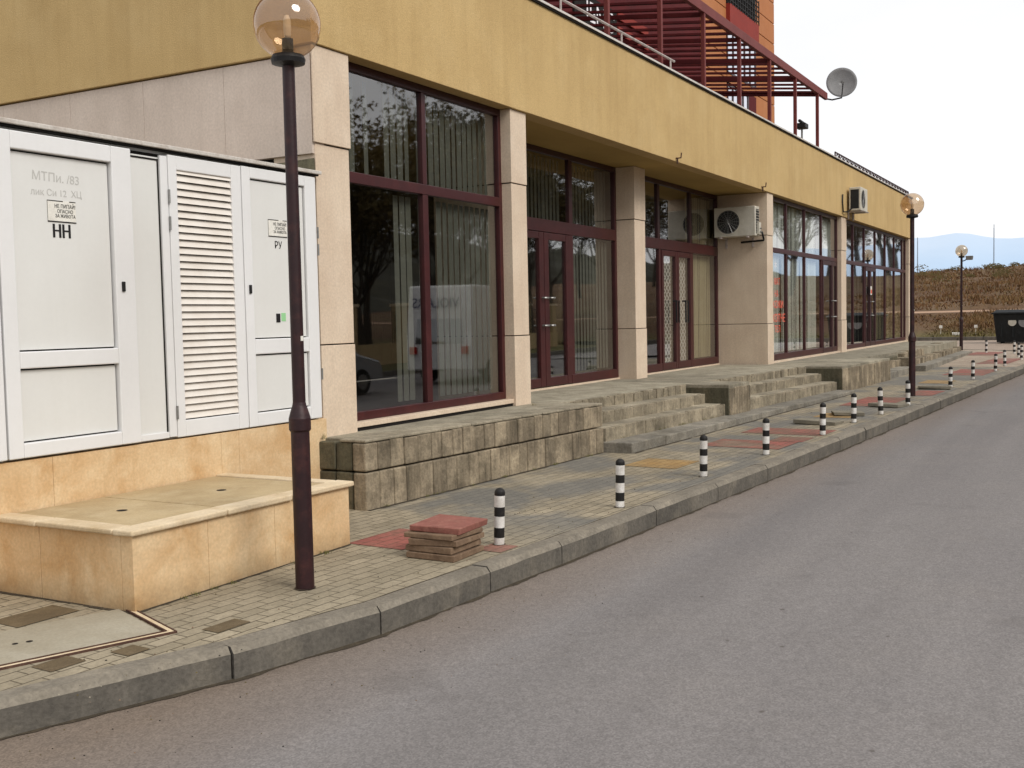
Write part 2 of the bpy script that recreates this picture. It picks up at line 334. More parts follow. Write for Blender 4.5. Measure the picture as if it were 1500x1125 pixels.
M['vanpaint'] = weathered('white_van_paint', rgb(226, 226, 226), rgb(206, 206, 204), None, 3, 0, 0.3, space='object', spec=0.6, bs=0.0)
M['tyre'] = weathered('tyre_rubber', rgb(30, 30, 30), rgb(20, 20, 20), None, 8, 0, 0.9, space='object')
M['lampred'] = NT('red_lamp_plastic').done(rgb(170, 20, 20), 0.3)
M['wallbeige'] = weathered('beige_boundary_wall', rgb(190, 168, 128), rgb(150, 130, 96), None, 1.0, 0.4, 0.9)
M['dish'] = weathered('grey_dish_paint', rgb(138, 138, 138), rgb(112, 112, 114), None, 5, 0.2, 0.5, space='object')
M['mast'] = weathered('pale_mast', rgb(150, 164, 180), rgb(130, 142, 158), None, 5, 0, 0.6, space='object')
M['filament'] = NT('frosted_tube_bulb').done(rgb(226, 214, 196), 0.3)

# ---------------------------------------------------------------- mesh helper
class MB:
    def __init__(s): s.v = []; s.f = []; s.mi = []; s.mats = []
    def mat(s, m):
        if m not in s.mats: s.mats.append(m)
        return s.mats.index(m)
    def add(s, vs, fs, m):
        o = len(s.v); s.v += [tuple(map(float, v)) for v in vs]
        k = s.mat(m)
        for f in fs: s.f.append(tuple(i + o for i in f)); s.mi.append(k)
    def box(s, x0, x1, y0, y1, z0, z1, m, jit=0.0):
        vs = [(x, y, z) for z in (z0, z1) for y in (y0, y1) for x in (x0, x1)]
        if jit: vs = [(x + U(-jit, jit), y + U(-jit, jit), z + U(-jit, jit)) for x, y, z in vs]
        s.add(vs, [(0, 2, 3, 1), (4, 5, 7, 6), (0, 1, 5, 4), (2, 6, 7, 3), (0, 4, 6, 2), (1, 3, 7, 5)], m)
    def hexa(s, b, t, m):
        """b, t: four points each, counter-clockwise from above"""
        s.add(list(b) + list(t), [(3, 2, 1, 0), (4, 5, 6, 7), (0, 1, 5, 4), (1, 2, 6, 5), (2, 3, 7, 6), (3, 0, 4, 7)], m)
    def quad(s, pts, m): s.add(pts, [tuple(range(len(pts)))], m)
    def tube(s, pts, rads, m, n=12, caps=True):
        from mathutils import Vector
        vs = []; fs = []
        P = [Vector(p) for p in pts]
        if not hasattr(rads, '__len__'): rads = [rads] * len(P)
        ref = None
        for i, p in enumerate(P):
            d = (P[min(i + 1, len(P) - 1)] - P[max(i - 1, 0)])
            if d.length < 1e-9: d = Vector((0, 0, 1))
            d.normalize()
            if ref is None: ref = Vector((1, 0, 0)) if abs(d.x) < 0.9 else Vector((0, 1, 0))
            a = (ref - d * ref.dot(d)).normalized(); b = d.cross(a); ref = a
            for k in range(n):
                q = p + (a * cos(2 * pi * k / n) + b * sin(2 * pi * k / n)) * rads[i]
                vs.append(q[:])
        for i in range(len(P) - 1):
            for k in range(n):
                fs.append((i * n + k, i * n + (k + 1) % n, (i + 1) * n + (k + 1) % n, (i + 1) * n + k))
        if caps:
            fs.append(tuple(range(n))[::-1]); fs.append(tuple((len(P) - 1) * n + k for k in range(n)))
        s.add(vs, fs, m)
    def lathe(s, prof, m, n=32, c=(0, 0, 0), mats=None):
        for i in range(len(prof) - 1):
            (r0, z0), (r1, z1) = prof[i], prof[i + 1]
            vs = []; fs = []
            for k in range(n):
                a = 2 * pi * k / n
                vs.append((c[0] + r0 * cos(a), c[1] + r0 * sin(a), c[2] + z0)); vs.append((c[0] + r1 * cos(a), c[1] + r1 * sin(a), c[2] + z1))
            for k in range(n):
                j = (k + 1) % n
                fs.append((2 * k, 2 * j, 2 * j + 1, 2 * k + 1))
            s.add(vs, fs, mats[i] if mats else m)
    def build(s, name, parent=None, bevel=0, smooth=False, weld=False, seg=2):
        off = parent_world(parent)
        me = bpy.data.meshes.new(name)
        me.from_pydata([(x - off[0], y - off[1], z - off[2]) for x, y, z in s.v], [], s.f)
        for m in s.mats: me.materials.append(m)
        for p, k in zip(me.polygons, s.mi): p.material_index = k
        if smooth:
            for p in me.polygons: p.use_smooth = True
        me.update()
        if weld:
            import bmesh
            bm = bmesh.new(); bm.from_mesh(me); bmesh.ops.remove_doubles(bm, verts=bm.verts, dist=1e-4)
            bm.to_mesh(me); bm.free()
        o = bpy.data.objects.new(name, me); COL.objects.link(o)
        if parent is not None: o.parent = parent
        if bevel:
            b = o.modifiers.new('bevel', 'BEVEL'); b.width = bevel; b.segments = seg; b.limit_method = 'ANGLE'; b.angle_limit = radians(40)
        return o
def parent_world(p):
    x = y = z = 0.0
    while p is not None:
        x += p.location[0]; y += p.location[1]; z += p.location[2]; p = p.parent
    return (x, y, z)
def thing(name, label, cat, loc, group=None):
    o = bpy.data.objects.new(name, None); COL.objects.link(o); o.location = loc; o.empty_display_size = 0.2
    o['label'] = label; o['category'] = cat
    if group: o['group'] = group
    return o
def tag(o, label, cat, group=None):
    o['label'] = label; o['category'] = cat
    if group: o['group'] = group
    return o
def struct(o): o['kind'] = 'structure'; return o
def text(name, s, size, m, parent, loc, rot, extrude=0.0006, sx=1.0):
    cu = bpy.data.curves.new(name, 'FONT'); cu.body = s; cu.size = size; cu.extrude = extrude
    cu.align_x = 'CENTER'; cu.align_y = 'CENTER'; cu.resolution_u = 4
    tmp = bpy.data.objects.new(name + '_src', cu)
    COL.objects.link(tmp); bpy.context.view_layer.update()
    me = bpy.data.meshes.new_from_object(tmp.evaluated_get(bpy.context.evaluated_depsgraph_get()))
    bpy.data.objects.remove(tmp)
    me.materials.clear(); me.materials.append(m)
    o = bpy.data.objects.new(name, me); COL.objects.link(o)
    off = parent_world(parent)
    o.parent = parent; o.location = (loc[0] - off[0], loc[1] - off[1], loc[2] - off[2]); o.rotation_euler = rot; o.scale = (sx, 1, 1)
    return o

def G(x):            # the pavement rises gently away from the camera
    return 0.007 * (min(x, 55) - 6)

# ================================================================ SETTING
def sheet(name, pts, m, dz=0.0, step=2.0):
    mb = MB(); mb.quad([(x, y, G(x) + dz) for x, y in pts], m); return struct(mb.build(name))
from mathutils import noise as MN_, Vector as V_
def MN0(a, b): return MN_.noise(V_((a, b, 0.37)))
# kerb line (outer top edge)
KP = [(-8, 6.4), (-3, 5.75), (0, 5.2), (1.6, 4.86), (3.05, 4.37), (4.12, 3.97), (5.09, 3.74), (6.19, 3.64), (7.1, 3.56), (8.7, 3.45), (11.4, 3.25), (14.1, 3.075), (17.8, 2.86),
      (22.8, 2.57), (30.6, 2.09), (34.5, 1.9), (37.5, 1.95), (39.6, 2.5), (41.2, 3.7), (42.2, 5.4), (42.6, 8), (42.6, 26)]
def kerb_points(step=1.0):
    out = []; acc = 0
    for (a, b), (c, d) in zip(KP[:-1], KP[1:]):
        L = sqrt((c - a) ** 2 + (d - b) ** 2); n = max(1, round(L / step))
        for k in range(n): out.append((a + (c - a) * k / n, b + (d - b) * k / n))
    out.append(KP[-1]); return out
kp = kerb_points(1.15)
mb = MB()
for (a, b), (c, d) in zip(kp[:-1], kp[1:]):
    L = sqrt((c - a) ** 2 + (d - b) ** 2); tx, ty = (c - a) / L, (d - b) / L; nx, ny = -ty, tx
    g = 0.006; j = U(-0.006, 0.006); w = 0.15
    p0 = (a + tx * g + nx * j, b + ty * g + ny * j); p1 = (c - tx * g + nx * j, d - ty * g + ny * j)
    z0, z1 = G(a), G(c); h = U(0.004, 0.012)
    if a > 40: h -= 0.0
    def P(p, o, z): return (p[0] + nx * o, p[1] + ny * o, z)
    ch = 0.028
    lo = -0.24; c2 = ch * U(.7, 1.5)
    def prof(p, z, hh): return [P(p, 0, z + lo), P(p, 0.0, z - c2), P(p, c2, z + hh), P(p, w, z + hh), P(p, w, z + lo)]
    nsub = 4; rows = []
    for q in range(nsub + 1):
        f = q / nsub; pt = (p0[0] + (p1[0] - p0[0]) * f, p0[1] + (p1[1] - p0[1]) * f); c2 = ch * (1.0 if q in (0, nsub) else U(.85, 1.2))
        rows += prof(pt, z0 + (z1 - z0) * f, h)
    fs = []; ms = []
    for q in range(nsub):
        for e in range(4):
            A = q * 5 + e; fs.append((A, A + 5, A + 6, A + 1)[::-1] if False else (A, A + 5, A + 6, A + 1))
    o0 = len(mb.v)
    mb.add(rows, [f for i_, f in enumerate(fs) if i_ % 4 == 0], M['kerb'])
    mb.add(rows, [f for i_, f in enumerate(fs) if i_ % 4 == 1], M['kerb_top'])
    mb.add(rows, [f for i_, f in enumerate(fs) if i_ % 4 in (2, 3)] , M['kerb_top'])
    mb.add(rows, [(0, 1, 2, 3, 4), tuple(nsub * 5 + k for k in (4, 3, 2, 1, 0))], M['kerb'])
struct(mb.build('kerb', weld=True))
# gap filler below the joints
mb = MB()
for (a, b), (c, d) in zip(kp[:-1], kp[1:]):
    L = sqrt((c - a) ** 2 + (d - b) ** 2); nx, ny = -(d - b) / L, (c - a) / L
    def q_(x, y, o, z): return (x + nx * o, y + ny * o, z)
    mb.quad([q_(a, b, .03, G(a) - .22), q_(c, d, .03, G(c) - .22), q_(c, d, .06, G(c) - .03), q_(a, b, .06, G(a) - .03)], M['gap'])
    mb.quad([q_(a, b, .06, G(a) - .03), q_(c, d, .06, G(c) - .03), q_(c, d, .14, G(c) - .03), q_(a, b, .14, G(a) - .03)], M['gap'])
# ragged dirt along the gutter and in the seam behind the kerb
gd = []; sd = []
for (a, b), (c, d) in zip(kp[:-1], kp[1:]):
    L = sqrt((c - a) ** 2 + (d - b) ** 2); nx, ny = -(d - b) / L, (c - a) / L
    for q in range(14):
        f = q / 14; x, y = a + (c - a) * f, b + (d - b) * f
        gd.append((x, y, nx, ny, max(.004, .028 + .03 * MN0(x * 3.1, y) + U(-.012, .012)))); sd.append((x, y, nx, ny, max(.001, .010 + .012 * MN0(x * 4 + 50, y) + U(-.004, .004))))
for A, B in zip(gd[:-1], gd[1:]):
    if A[0] < 35: mb.quad([(A[0] - A[2] * A[4], A[1] - A[3] * A[4], G(A[0]) - .161), (B[0] - B[2] * B[4], B[1] - B[3] * B[4], G(B[0]) - .161), (B[0] + B[2] * .01, B[1] + B[3] * .01, G(B[0]) - .158), (A[0] + A[2] * .01, A[1] + A[3] * .01, G(A[0]) - .158)], M['dirt_shade'])
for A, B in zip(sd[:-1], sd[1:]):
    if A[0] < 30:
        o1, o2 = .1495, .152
        mb.quad([(A[0] + A[2] * o1, A[1] + A[3] * o1, G(A[0]) + .0035), (B[0] + B[2] * o1, B[1] + B[3] * o1, G(B[0]) + .0035), (B[0] + B[2] * (o2 + B[4]), B[1] + B[3] * (o2 + B[4]), G(B[0]) + .0035), (A[0] + A[2] * (o2 + A[4]), A[1] + A[3] * (o2 + A[4]), G(A[0]) + .0035)], M['dirt_shade'])
struct(mb.build('kerb_joints'))
# pavement
mb = MB()
inner = []
for i, (a, b) in enumerate(kp):
    c, d = kp[min(i + 1, len(kp) - 1)]; e, f = kp[max(i - 1, 0)]
    L = sqrt((c - e) ** 2 + (d - f) ** 2); inner.append((a - (d - f) / L * 0.148, b + (c - e) / L * 0.148))
for (a, b), (c, d) in zip(inner[:-1], inner[1:]):
    if a < 42:
        yt = 26
        mb.quad([(a, b, G(a)), (c, d, G(c)), (c, yt, G(c)), (a, yt, G(a))], M['paving'] if a < 30 else M['paving_far'])
struct(mb.build('pavement'))
# red, yellow and earth patches laid in the paving
def patch(name, x0, y0, L, W, m, dz=0.004, rot=0.0):
    a = math.atan(SK) + rot
    def q(u, v): x = x0 + u * cos(a) - v * sin(a); y = y0 + u * sin(a) + v * cos(a); return (x, y, G(x) + dz)
    mb = MB(); mb.quad([q(0, 0), q(L, 0), q(L, W), q(0, W)], m); return struct(mb.build(name))
patch('red_paving', 6.42, 4.50, 0.62, 0.52, M['paving_red'])
patch('red_paving', 6.62, 3.80, 0.24, 0.22, M['paving_red'])
patch('yellow_paving', 10.85, 4.08, 0.66, 0.62, M['paving_yellow'])
patch('red_paving', 12.75, 3.50, 0.75, 1.0, M['paving_red'])
patch('red_paving', 13.52, 3.42, 0.5, 0.42, M['paving_red'])
patch('red_paving', 14.25, 3.35, 0.7, 1.1, M['paving_red'])
patch('yellow_paving', 16.6, 3.5, 0.7, 0.55, M['paving_yellow'])
patch('red_paving', 18.6, 3.35, 1.9, 0.75, M['paving_red'])
patch('red_paving', 21.0, 2.95, 1.2, 0.5, M['paving_red'])
patch('yellow_paving', 24.2, 3.1, 1.0, 0.6, M['paving_yellow'])
patch('red_paving', 27.0, 2.7, 2.4, 0.9, M['paving_red'])
patch('red_paving', 32.0, 2.6, 3.0, 0.8, M['paving_red'])
patch('red_paving', 37.0, 3.4, 2.6, 0.9, M['paving_red'])
patch('earth_patch', 3.90, 5.36, 0.40, 0.26, M['paving_brown'])
patch('earth_patch', 3.46, 4.52, 0.20, 0.16, M['paving_brown'])
patch('earth_patch', 3.80, 4.37, 0.14, 0.14, M['paving_brown'])
patch('earth_patch', 4.30, 4.24, 0.24, 0.13, M['paving_brown'])
# road and side street
mb = MB()
xs = [-60, -20, 0, 6, 20, 40, 55]
for a, b in zip(xs[:-1], xs[1:]): mb.quad([(a, -6.5, G(a) - .165), (b, -6.5, G(b) - .165), (b, 40, G(b) - .165), (a, 40, G(a) - .165)], M['asphalt'])
struct(mb.build('road'))
mb = MB(); mb.quad([(42.72, 5.6, G(42.7) - .004), (50.0, 3.0, G(50) + .05), (50.0, 40, G(50) + .05), (42.72, 40, G(42.7) - .004)], M['asphalt_far'])
mb.quad([(38.0, -5, G(38) - .13), (50.0, -5, G(50) - .0), (50.0, 3.0, G(50) + .05), (42.72, 5.6, G(42.7) - .004)], M['asphalt_far'])
struct(mb.build('side_street'))
# far kerb of the side street
mb = MB()
for k in range(46):
    y = -6 + k * 1.0
    mb.box(50.0, 50.18, y + .01, y + .99, 0.1, G(50) + 0.05 + 0.15, M['kerb'])
struct(mb.build('far_kerb', bevel=0.01))
# wide ground
mb = MB()
mb.quad([(-900, -900, -1.6), (9000, -900, -1.6), (9000, 3000, -1.6), (-900, 3000, -1.6)], M['verge'])
struct(mb.build('ground'))
# verge across the road with its kerb
mb = MB()
mb.quad([(-60, -120, G(-60)), (50, -120, G(50)), (50, -6.62, G(50)), (-60, -6.62, G(-60))], M['verge'])
struct(mb.build('verge'))
mb = MB()
for k in range(96):
    x = -46 + k
    mb.hexa([(x + .01, -6.62, G(x) - .3), (x + .99, -6.62, G(x) - .3), (x + .99, -6.47, G(x) - .3), (x + .01, -6.47, G(x) - .3)],
            [(x + .01, -6.62, G(x) + .01), (x + .99, -6.62, G(x + 1) + .01), (x + .99, -6.47, G(x + 1) + .01), (x + .01, -6.47, G(x) + .01)], M['kerb'])
struct(mb.build('opposite_kerb', bevel=0.008))
# grassy bank beyond the side street
from mathutils import noise as MN, Vector
def bank_z(x, y):
    z0 = G(50) + 0.17
    if x < 50.2: return z0
    if x < 55: z = z0 + (1.55 - z0) * ((x - 50.2) / 4.8) ** 0.85
    elif x < 58.5: z = 1.55 + 0.03 * (x - 55)
    elif x < 95: z = 1.66 + (x - 58.5) * 0.083
    else: z = 4.69 + (x - 95) * 0.004
    n = MN.noise(Vector((x * .12, y * .12, 3.1))) * 0.45 + MN.noise(Vector((x * .5, y * .5, 1.1))) * 0.14
    if 55 <= x < 58.5: n *= 0.3
    k = min(1, max(0, (x - 50.2) / 3))
    return z + n * k * (0.35 if x < 58 else 1.0) + max(0, -(y - 8)) * 0.006 * min(1, max(0, (x - 60) / 30))
mb = MB(); xs = [50.18 + .5 * i for i in range(20)] + [60 + 1.5 * i for i in range(27)] + [104, 120, 160, 260]
ys = [-140 + 4 * i for i in range(33)] + [-8 + 1.0 * i for i in range(34)] + [30, 45, 70, 120]
W = len(xs); vs = [(x, y, bank_z(x, y)) for y in ys for x in xs]
f1 = []; f2 = []
for j in range(len(ys) - 1):
    for i in range(W - 1):
        q = (j * W + i, j * W + i + 1, (j + 1) * W + i + 1, (j + 1) * W + i)
        (f2 if 55.2 <= xs[i] < 57.4 else f1).append(q)
mb.add(vs, f1, M['hill']); mb2 = MB(); mb2.add(vs, f2, M['path'])
o = struct(mb.build('grass_bank', smooth=True)); o = struct(mb2.build('bank_path', smooth=True))
mb = MB()
for k in range(42000):
    far = R() < 0.62
    x = (U(58.6, 102) if far else U(50.25, 55.0)); y = U(-4, 24) if x < 70 else U(0, 30)
    z = bank_z(x, y); h = U(.15, .42) * (0.8 + MN.noise(Vector((x * .3, y * .3, 0))) * 1.1) * (0.75 if far else 0.45)
    if h < .05: continue
    w = U(.015, .05) * (1.5 if far else 1); a = U(0, pi); lx, ly = U(-.15, .15), U(-.15, .15)
    mb.add([(x - w * cos(a), y - w * sin(a), z - .03), (x + w * cos(a), y + w * sin(a), z - .03), (x + lx, y + ly, z + h)], [(0, 1, 2)], M['grass'])
o = mb.build('dry_grass'); tag(o, 'dry brown and green grass covering the bank beyond the side street', 'grass'); o['kind'] = 'stuff'
mb = MB()
for k in range(44):
    x = U(80, 104); y = U(2, 22); z = bank_z(x, y); r_ = U(.25, .9)
    for q in range(90):
        a_, e_ = U(0, 6.28), U(-.2, 1.4); rr_ = r_ * U(.3, 1)
        c_ = (x + rr_ * cos(a_) * cos(e_) * 1.5, y + rr_ * sin(a_) * cos(e_) * 1.5, z + rr_ * .8 * sin(e_)); s_ = U(.04, .11)
        mb.add([(c_[0], c_[1] - s_, c_[2]), (c_[0], c_[1] + s_, c_[2] + s_ * .3), (c_[0] + s_ * .3, c_[1] + s_ * .2, c_[2] + s_)], [(0, 1, 2)], M['leaf'])
o = mb.build('scrub'); tag(o, 'low dark scrub growing along the top of the bank', 'scrub'); o['kind'] = 'stuff'
# mountains
mb = MB()
D = 6500.0; n = 90; top = []; bot = []
for i in range(n + 1):
    y = -1800 + 6300 * i / n; t = y / D
    def gauss(c, w): return math.exp(-((t - c) / w) ** 2)
    e = 0.0585 + 0.006 * gauss(0.118, 0.022) + 0.005 * gauss(0.165, .03) + 0.004 * gauss(0.02, .03) + 0.0012 * MN.noise(Vector((i * .31, 0, 0)))
    top.append((D, y, 1.65 + e * D)); bot.append((D - 900, y, -2))
mid = [((a[0] + b[0]) / 2, a[1], a[2] * .55) for a, b in zip(top, bot)]
vs = bot + mid + top; N = n + 1
fs = [(r * N + i, r * N + i + 1, (r + 1) * N + i + 1, (r + 1) * N + i) for r in range(2) for i in range(n)]
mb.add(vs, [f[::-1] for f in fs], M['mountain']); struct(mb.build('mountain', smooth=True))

# ================================================================ SHOP BUILDING
YF = 6.26
bld = thing('shop_building', 'long single storey shop building with ochre fascia band and beige stone pillars', 'building', (7.75, YF, 0))
TZ = 0.64
def column(x0, x1, y0, y1, z0=TZ - .05, z1=4.115, m=M['cladding'], name='column', joints=(1.455, 3.255)):
    mb = MB(); zs = [z0] + [j for j in joints if z0 < j < z1] + [z1]
    for i, (a, b) in enumerate(zip(zs[:-1], zs[1:])):
        e = 0.008 * (i % 2)
        mb.box(x0 + e, x1 - e * .3, y0 + e, y1, a + (0.006 if i else 0), b - (0.006 if b < z1 else 0), m)
    mb.box(x0 + .02, x1 - .02, y0 + .02, y1 - .01, z0 + .01, z1 - .01, M['gap'])
    return mb.build(name, bld, bevel=0.004)
column(7.752, 8.25, YF, 6.75, z0=-0.1)
column(11.35, 11.735, YF, 7.36)
column(16.80, 17.27, 6.97, 7.36)
column(22.06, 22.50, YF, 7.36)
column(28.88, 29.47, YF, 6.75)
column(39.22, 39.60, YF, 6.9)
# corner slab of the upper cladding standing 2 cm proud, dark open joint beneath
mb = MB(); mb.box(7.728, 8.252, YF - .012, 6.2601, 3.262, 4.11, M['cladding']); mb.build('cladding_panel', bld)
# side wall
mb = MB()
ys = [YF + .014, 7.3, 8.35, 9.4, 10.45, 11.5, 12.55, 13.6, 14.65, 15.7, 16.75, 18]
for a, b in zip(ys[:-1], ys[1:]):
    mb.box(7.73, 7.9, a + .0015, b - .0015, 3.16, 4.04, M['cladding_side'])
    mb.box(7.752, 7.9, max(a, 6.76), b, -.1, 3.12, M['cladding_side'])
mb.box(7.80, 7.88, YF + .5, 17.98, -.1, 4.1, M['gap'])
mb.build('side_wall', bld, bevel=0.002)
# fascia band
mb = MB()
mb.box(7.70, 39.62, YF - .035, YF + .2, 4.12, 5.50, M['ochre'])
mb.box(7.70, 8.0, YF + .2, 18.05, 4.055, 5.50, M['ochre'])
mb.box(39.3, 39.62, YF + .2, 18.05, 4.12, 5.50, M['ochre'])
mb.build('fascia', bld, bevel=0.006)
mb = MB()
mb.box(7.66, 39.66, YF - .075, YF + .24, 5.502, 5.53, M['strip'])
mb.box(7.66, 39.66, YF - .06, YF + .22, 5.478, 5.5015, M['gap'])
mb.box(7.66, 8.04, YF + .24, 18.1, 5.502, 5.53, M['strip'])
mb.build('coping', bld)
mb = MB()
mb.box(8.0, 39.3, YF + .2, 18.0, 4.122, 4.2, M['soffit'])
mb.box(8.0, 39.3, YF + .2, 18.0, 5.1, 5.2, M['kerb'])
mb.build('soffit', bld)
# little steel hooks on the lower edge of the fascia
for hx in (16.75, 21.55):
    mb = MB(); mb.tube([(hx, YF - .03, 4.17), (hx, YF - .12, 4.17), (hx, YF - .13, 4.25)], .012, M['rust'], 6); mb.tube([(hx, YF - .06, 4.17), (hx + .01, YF - .06, 4.08)], .014, M['rust'], 6)
    mb.build('hook', bld)

# interior shell seen through the glazing
mb = MB()
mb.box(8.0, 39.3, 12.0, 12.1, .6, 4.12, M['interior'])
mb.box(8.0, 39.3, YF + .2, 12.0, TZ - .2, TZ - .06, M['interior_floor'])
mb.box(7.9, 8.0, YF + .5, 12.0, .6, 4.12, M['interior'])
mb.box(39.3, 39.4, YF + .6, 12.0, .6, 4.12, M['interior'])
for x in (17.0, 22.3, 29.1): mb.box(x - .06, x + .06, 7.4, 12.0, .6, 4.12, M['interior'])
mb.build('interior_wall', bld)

# --- glazing
def window(y, x0, x1, ups, lows, ztr0, ztr1, zb=TZ + .06, zs=None, ztop=4.118, fd=0.07, mw=0.07, toph=.08, both=.09,
           dark_ups=(), blinds=(), m=None, skip_low=()):
    m = m or M['frame']
    zs = zs if zs is not None else zb + both
    mb = MB(); yo, yi = y - fd / 2, y + fd / 2
    mb.box(x0, x1, yo, yi, ztop - toph, ztop, M['frame_dark'])
    mb.box(x0, x0 + mw, yo, yi, zb, ztop - toph, m)
    mb.box(x1 - mw, x1, yo, yi, zb, ztop - toph, m)
    mb.box(x0 + mw, x1 - mw, yo - .004, yi, ztr0, ztr1, m)
    # bottom rail between stiles (door openings skipped)
    segs = [(x0 + mw, x1 - mw)]
    for a, b in skip_low:
        new = []
        for s0, s1 in segs:
            if a > s0 and b < s1: new += [(s0, a), (b, s1)]
            elif a <= s0 < b: new += [(b, s1)]
            elif a < s1 <= b: new += [(s0, a)]
            else: new += [(s0, s1)]
        segs = new
    for s0, s1 in segs: mb.box(s0, s1, yo - .006, yi, zb, zs, m)
    for u in ups:
        w = u[1] if isinstance(u, tuple) else mw; ux = u[0] if isinstance(u, tuple) else u
        mb.box(ux - w / 2, ux + w / 2, yo + .003, yi, ztr1, ztop - toph, M['frame_dark'] if ux in dark_ups else m)
    for u in lows:
        w = u[1] if isinstance(u, tuple) else mw; ux = u[0] if isinstance(u, tuple) else u
        mb.box(ux - w / 2, ux + w / 2, yo + .003, yi, zs, ztr0, m)
    wobj = mb.build('window', bld, bevel=0.005)
    # panes, one per opening
    def cells(xsplit): e = [x0 + mw] + [c[0] if isinstance(c, tuple) else c for c in xsplit] + [x1 - mw]; return list(zip(e[:-1], e[1:]))
    for a, b in cells(ups):
        g = MB(); t = U(-.003, .003); g.quad([(a + .01, y + t, ztr1 - .01), (b - .01, y - t, ztr1 - .01), (b - .01, y - t, ztop - toph + .01), (a + .01, y + t, ztop - toph + .01)], M['glass']); g.build('pane', wobj)
    for a, b in cells(lows):
        if any(a >= s - .05 and b <= e + .05 for s, e in skip_low): continue
        g = MB(); t = U(-.003, .003); g.quad([(a + .01, y + t, zs - .01), (b - .01, y - t, zs - .01), (b - .01, y - t, ztr0 + .01), (a + .01, y + t, ztr0 + .01)], M['glass']); g.build('pane', wobj)
    for spec in blinds:
        a, b, za, zb2, mat, gap, dens = spec
        bm = MB(); x = a
        while x < b - .05:
            if R() < dens:
                an = -U(-.12, .16); w = .040
                bm.quad([(x - w * cos(an), y + .10 - w * sin(an), za), (x + w * cos(an), y + .10 + w * sin(an), za), (x + w * cos(an), y + .10 + w * sin(an), zb2), (x - w * cos(an), y + .10 - w * sin(an), zb2)], mat)
            x += gap * U(.96, 1.05)
        if bm.f: bm.build('blind', wobj)
    return wobj
def door(y, x0, x1, z0, z1, leaves, stile=.11, bot=.13, top=.1, backing=None, m=None, handle='bar', hside=None):
    """each leaf: (xa, xb, handle_x)"""
    m = m or M['frame']
    for xa, xb, hx in leaves:
        mb = MB(); yo, yi = y - .045, y + .02
        mb.box(xa + .006, xa + stile, yo, yi, z0, z1, m); mb.box(xb - stile, xb - .006, yo, yi, z0, z1, m)
        mb.box(xa + stile, xb - stile, yo + .003, yi, z0, z0 + bot, m); mb.box(xa + stile, xb - stile, yo + .003, yi, z1 - top, z1, m)
        d = mb.build('door', bld, bevel=0.006)
        g = MB(); g.quad([(xa + stile - .01, y - .01, z0 + bot - .01), (xb - stile + .01, y - .01, z0 + bot - .01), (xb - stile + .01, y - .01, z1 - top + .01), (xa + stile - .01, y - .01, z1 - top + .01)], M['glass']); g.build('pane', d)
        if backing:
            g = MB(); g.quad([(xa + stile, y + .06, z0 + bot), (xb - stile, y + .06, z0 + bot), (xb - stile, y + .06, z1 - top), (xa + stile, y + .06, z1 - top)], backing); g.build('curtain', d)
        if handle == 'loop':
            h = MB(); h.tube([(hx, yo, 1.93), (hx, yo - .07, 1.93), (hx + .13, yo - .07, 1.93), (hx + .13, yo - .07, 1.53), (hx, yo - .07, 1.53), (hx, yo - .068, 1.93)], .016, M['black'], 8); h.build('handle', d)
        else:
            for hz in (1.95, 1.55):
                h = MB(); h.tube([(hx, yo, hz), (hx, yo - .05, hz), (hx + .01, yo - .06, hz), (hx + .09, yo - .055, hz)], .015, M['steel'], 8); h.build('handle', d)

zb = 0.705
# bay 1
window(6.43, 8.25, 11.36, [(9.72, .075)], [(9.72, .10)], 2.98, 3.085, zb=zb, zs=.79,
       blinds=[(9.35, 9.66, .82, 2.95, M['blind'], .115, 1), (9.8, 11.3, .82, 2.95, M['blind'], .118, .97), (8.32, 9.3, .82, 2.2, M['blind'], .16, .0),
               (8.4, 9.66, 3.1, 4.02, M['blind'], .118, .8), (9.8, 11.3, 3.1, 4.02, M['blind'], .118, 1)])
mb = MB(); mb.box(8.252, 11.35, 6.285, 6.47, .655, .703, M['cladding']); mb.box(8.252, 11.35, 6.30, 6.47, .6, .6545, M['gap']); mb.build('sill', bld, bevel=.004)
# bay 2
window(7.33, 11.74, 16.80, [(13.30, .10), (15.08, .12)], [(13.22, .08), (15.08, .12)], 2.91, 3.09, zb=TZ + .01, zs=.79, skip_low=[(13.26, 15.02)],
       blinds=[(15.2, 16.7, .82, 2.88, M['blind'], .118, 1), (15.2, 16.7, 3.1, 4.02, M['blind'], .118, 1), (13.35, 15.0, 3.1, 4.02, M['blind'], .118, .9)])
door(7.33, 13.26, 15.02, TZ + .02, 2.90, [(13.27, 14.14, 14.05), (14.14, 15.01, 14.26)], stile=.15)
# bay 3
window(7.33, 17.28, 22.04, [(18.72, .11), (20.42, .11)], [(18.76, .10), (20.48, .10)], 2.87, 3.06, zb=TZ + .01, zs=.79, skip_low=[(18.81, 20.43)],
       dark_ups=(18.72, 20.42), blinds=[(20.5, 22.0, 3.1, 4.0, M['cardboard'], .105, 1), (20.58, 22.0, .8, 2.86, M['cardboard'], .105, 1), (17.4, 18.6, .8, 2.85, M['blind'], .2, .5)])
door(7.33, 18.81, 20.43, TZ + .02, 2.86, [(18.815, 19.62, 19.36), (19.62, 20.425, 19.86)], stile=.10, backing=M['lattice'], handle='loop')
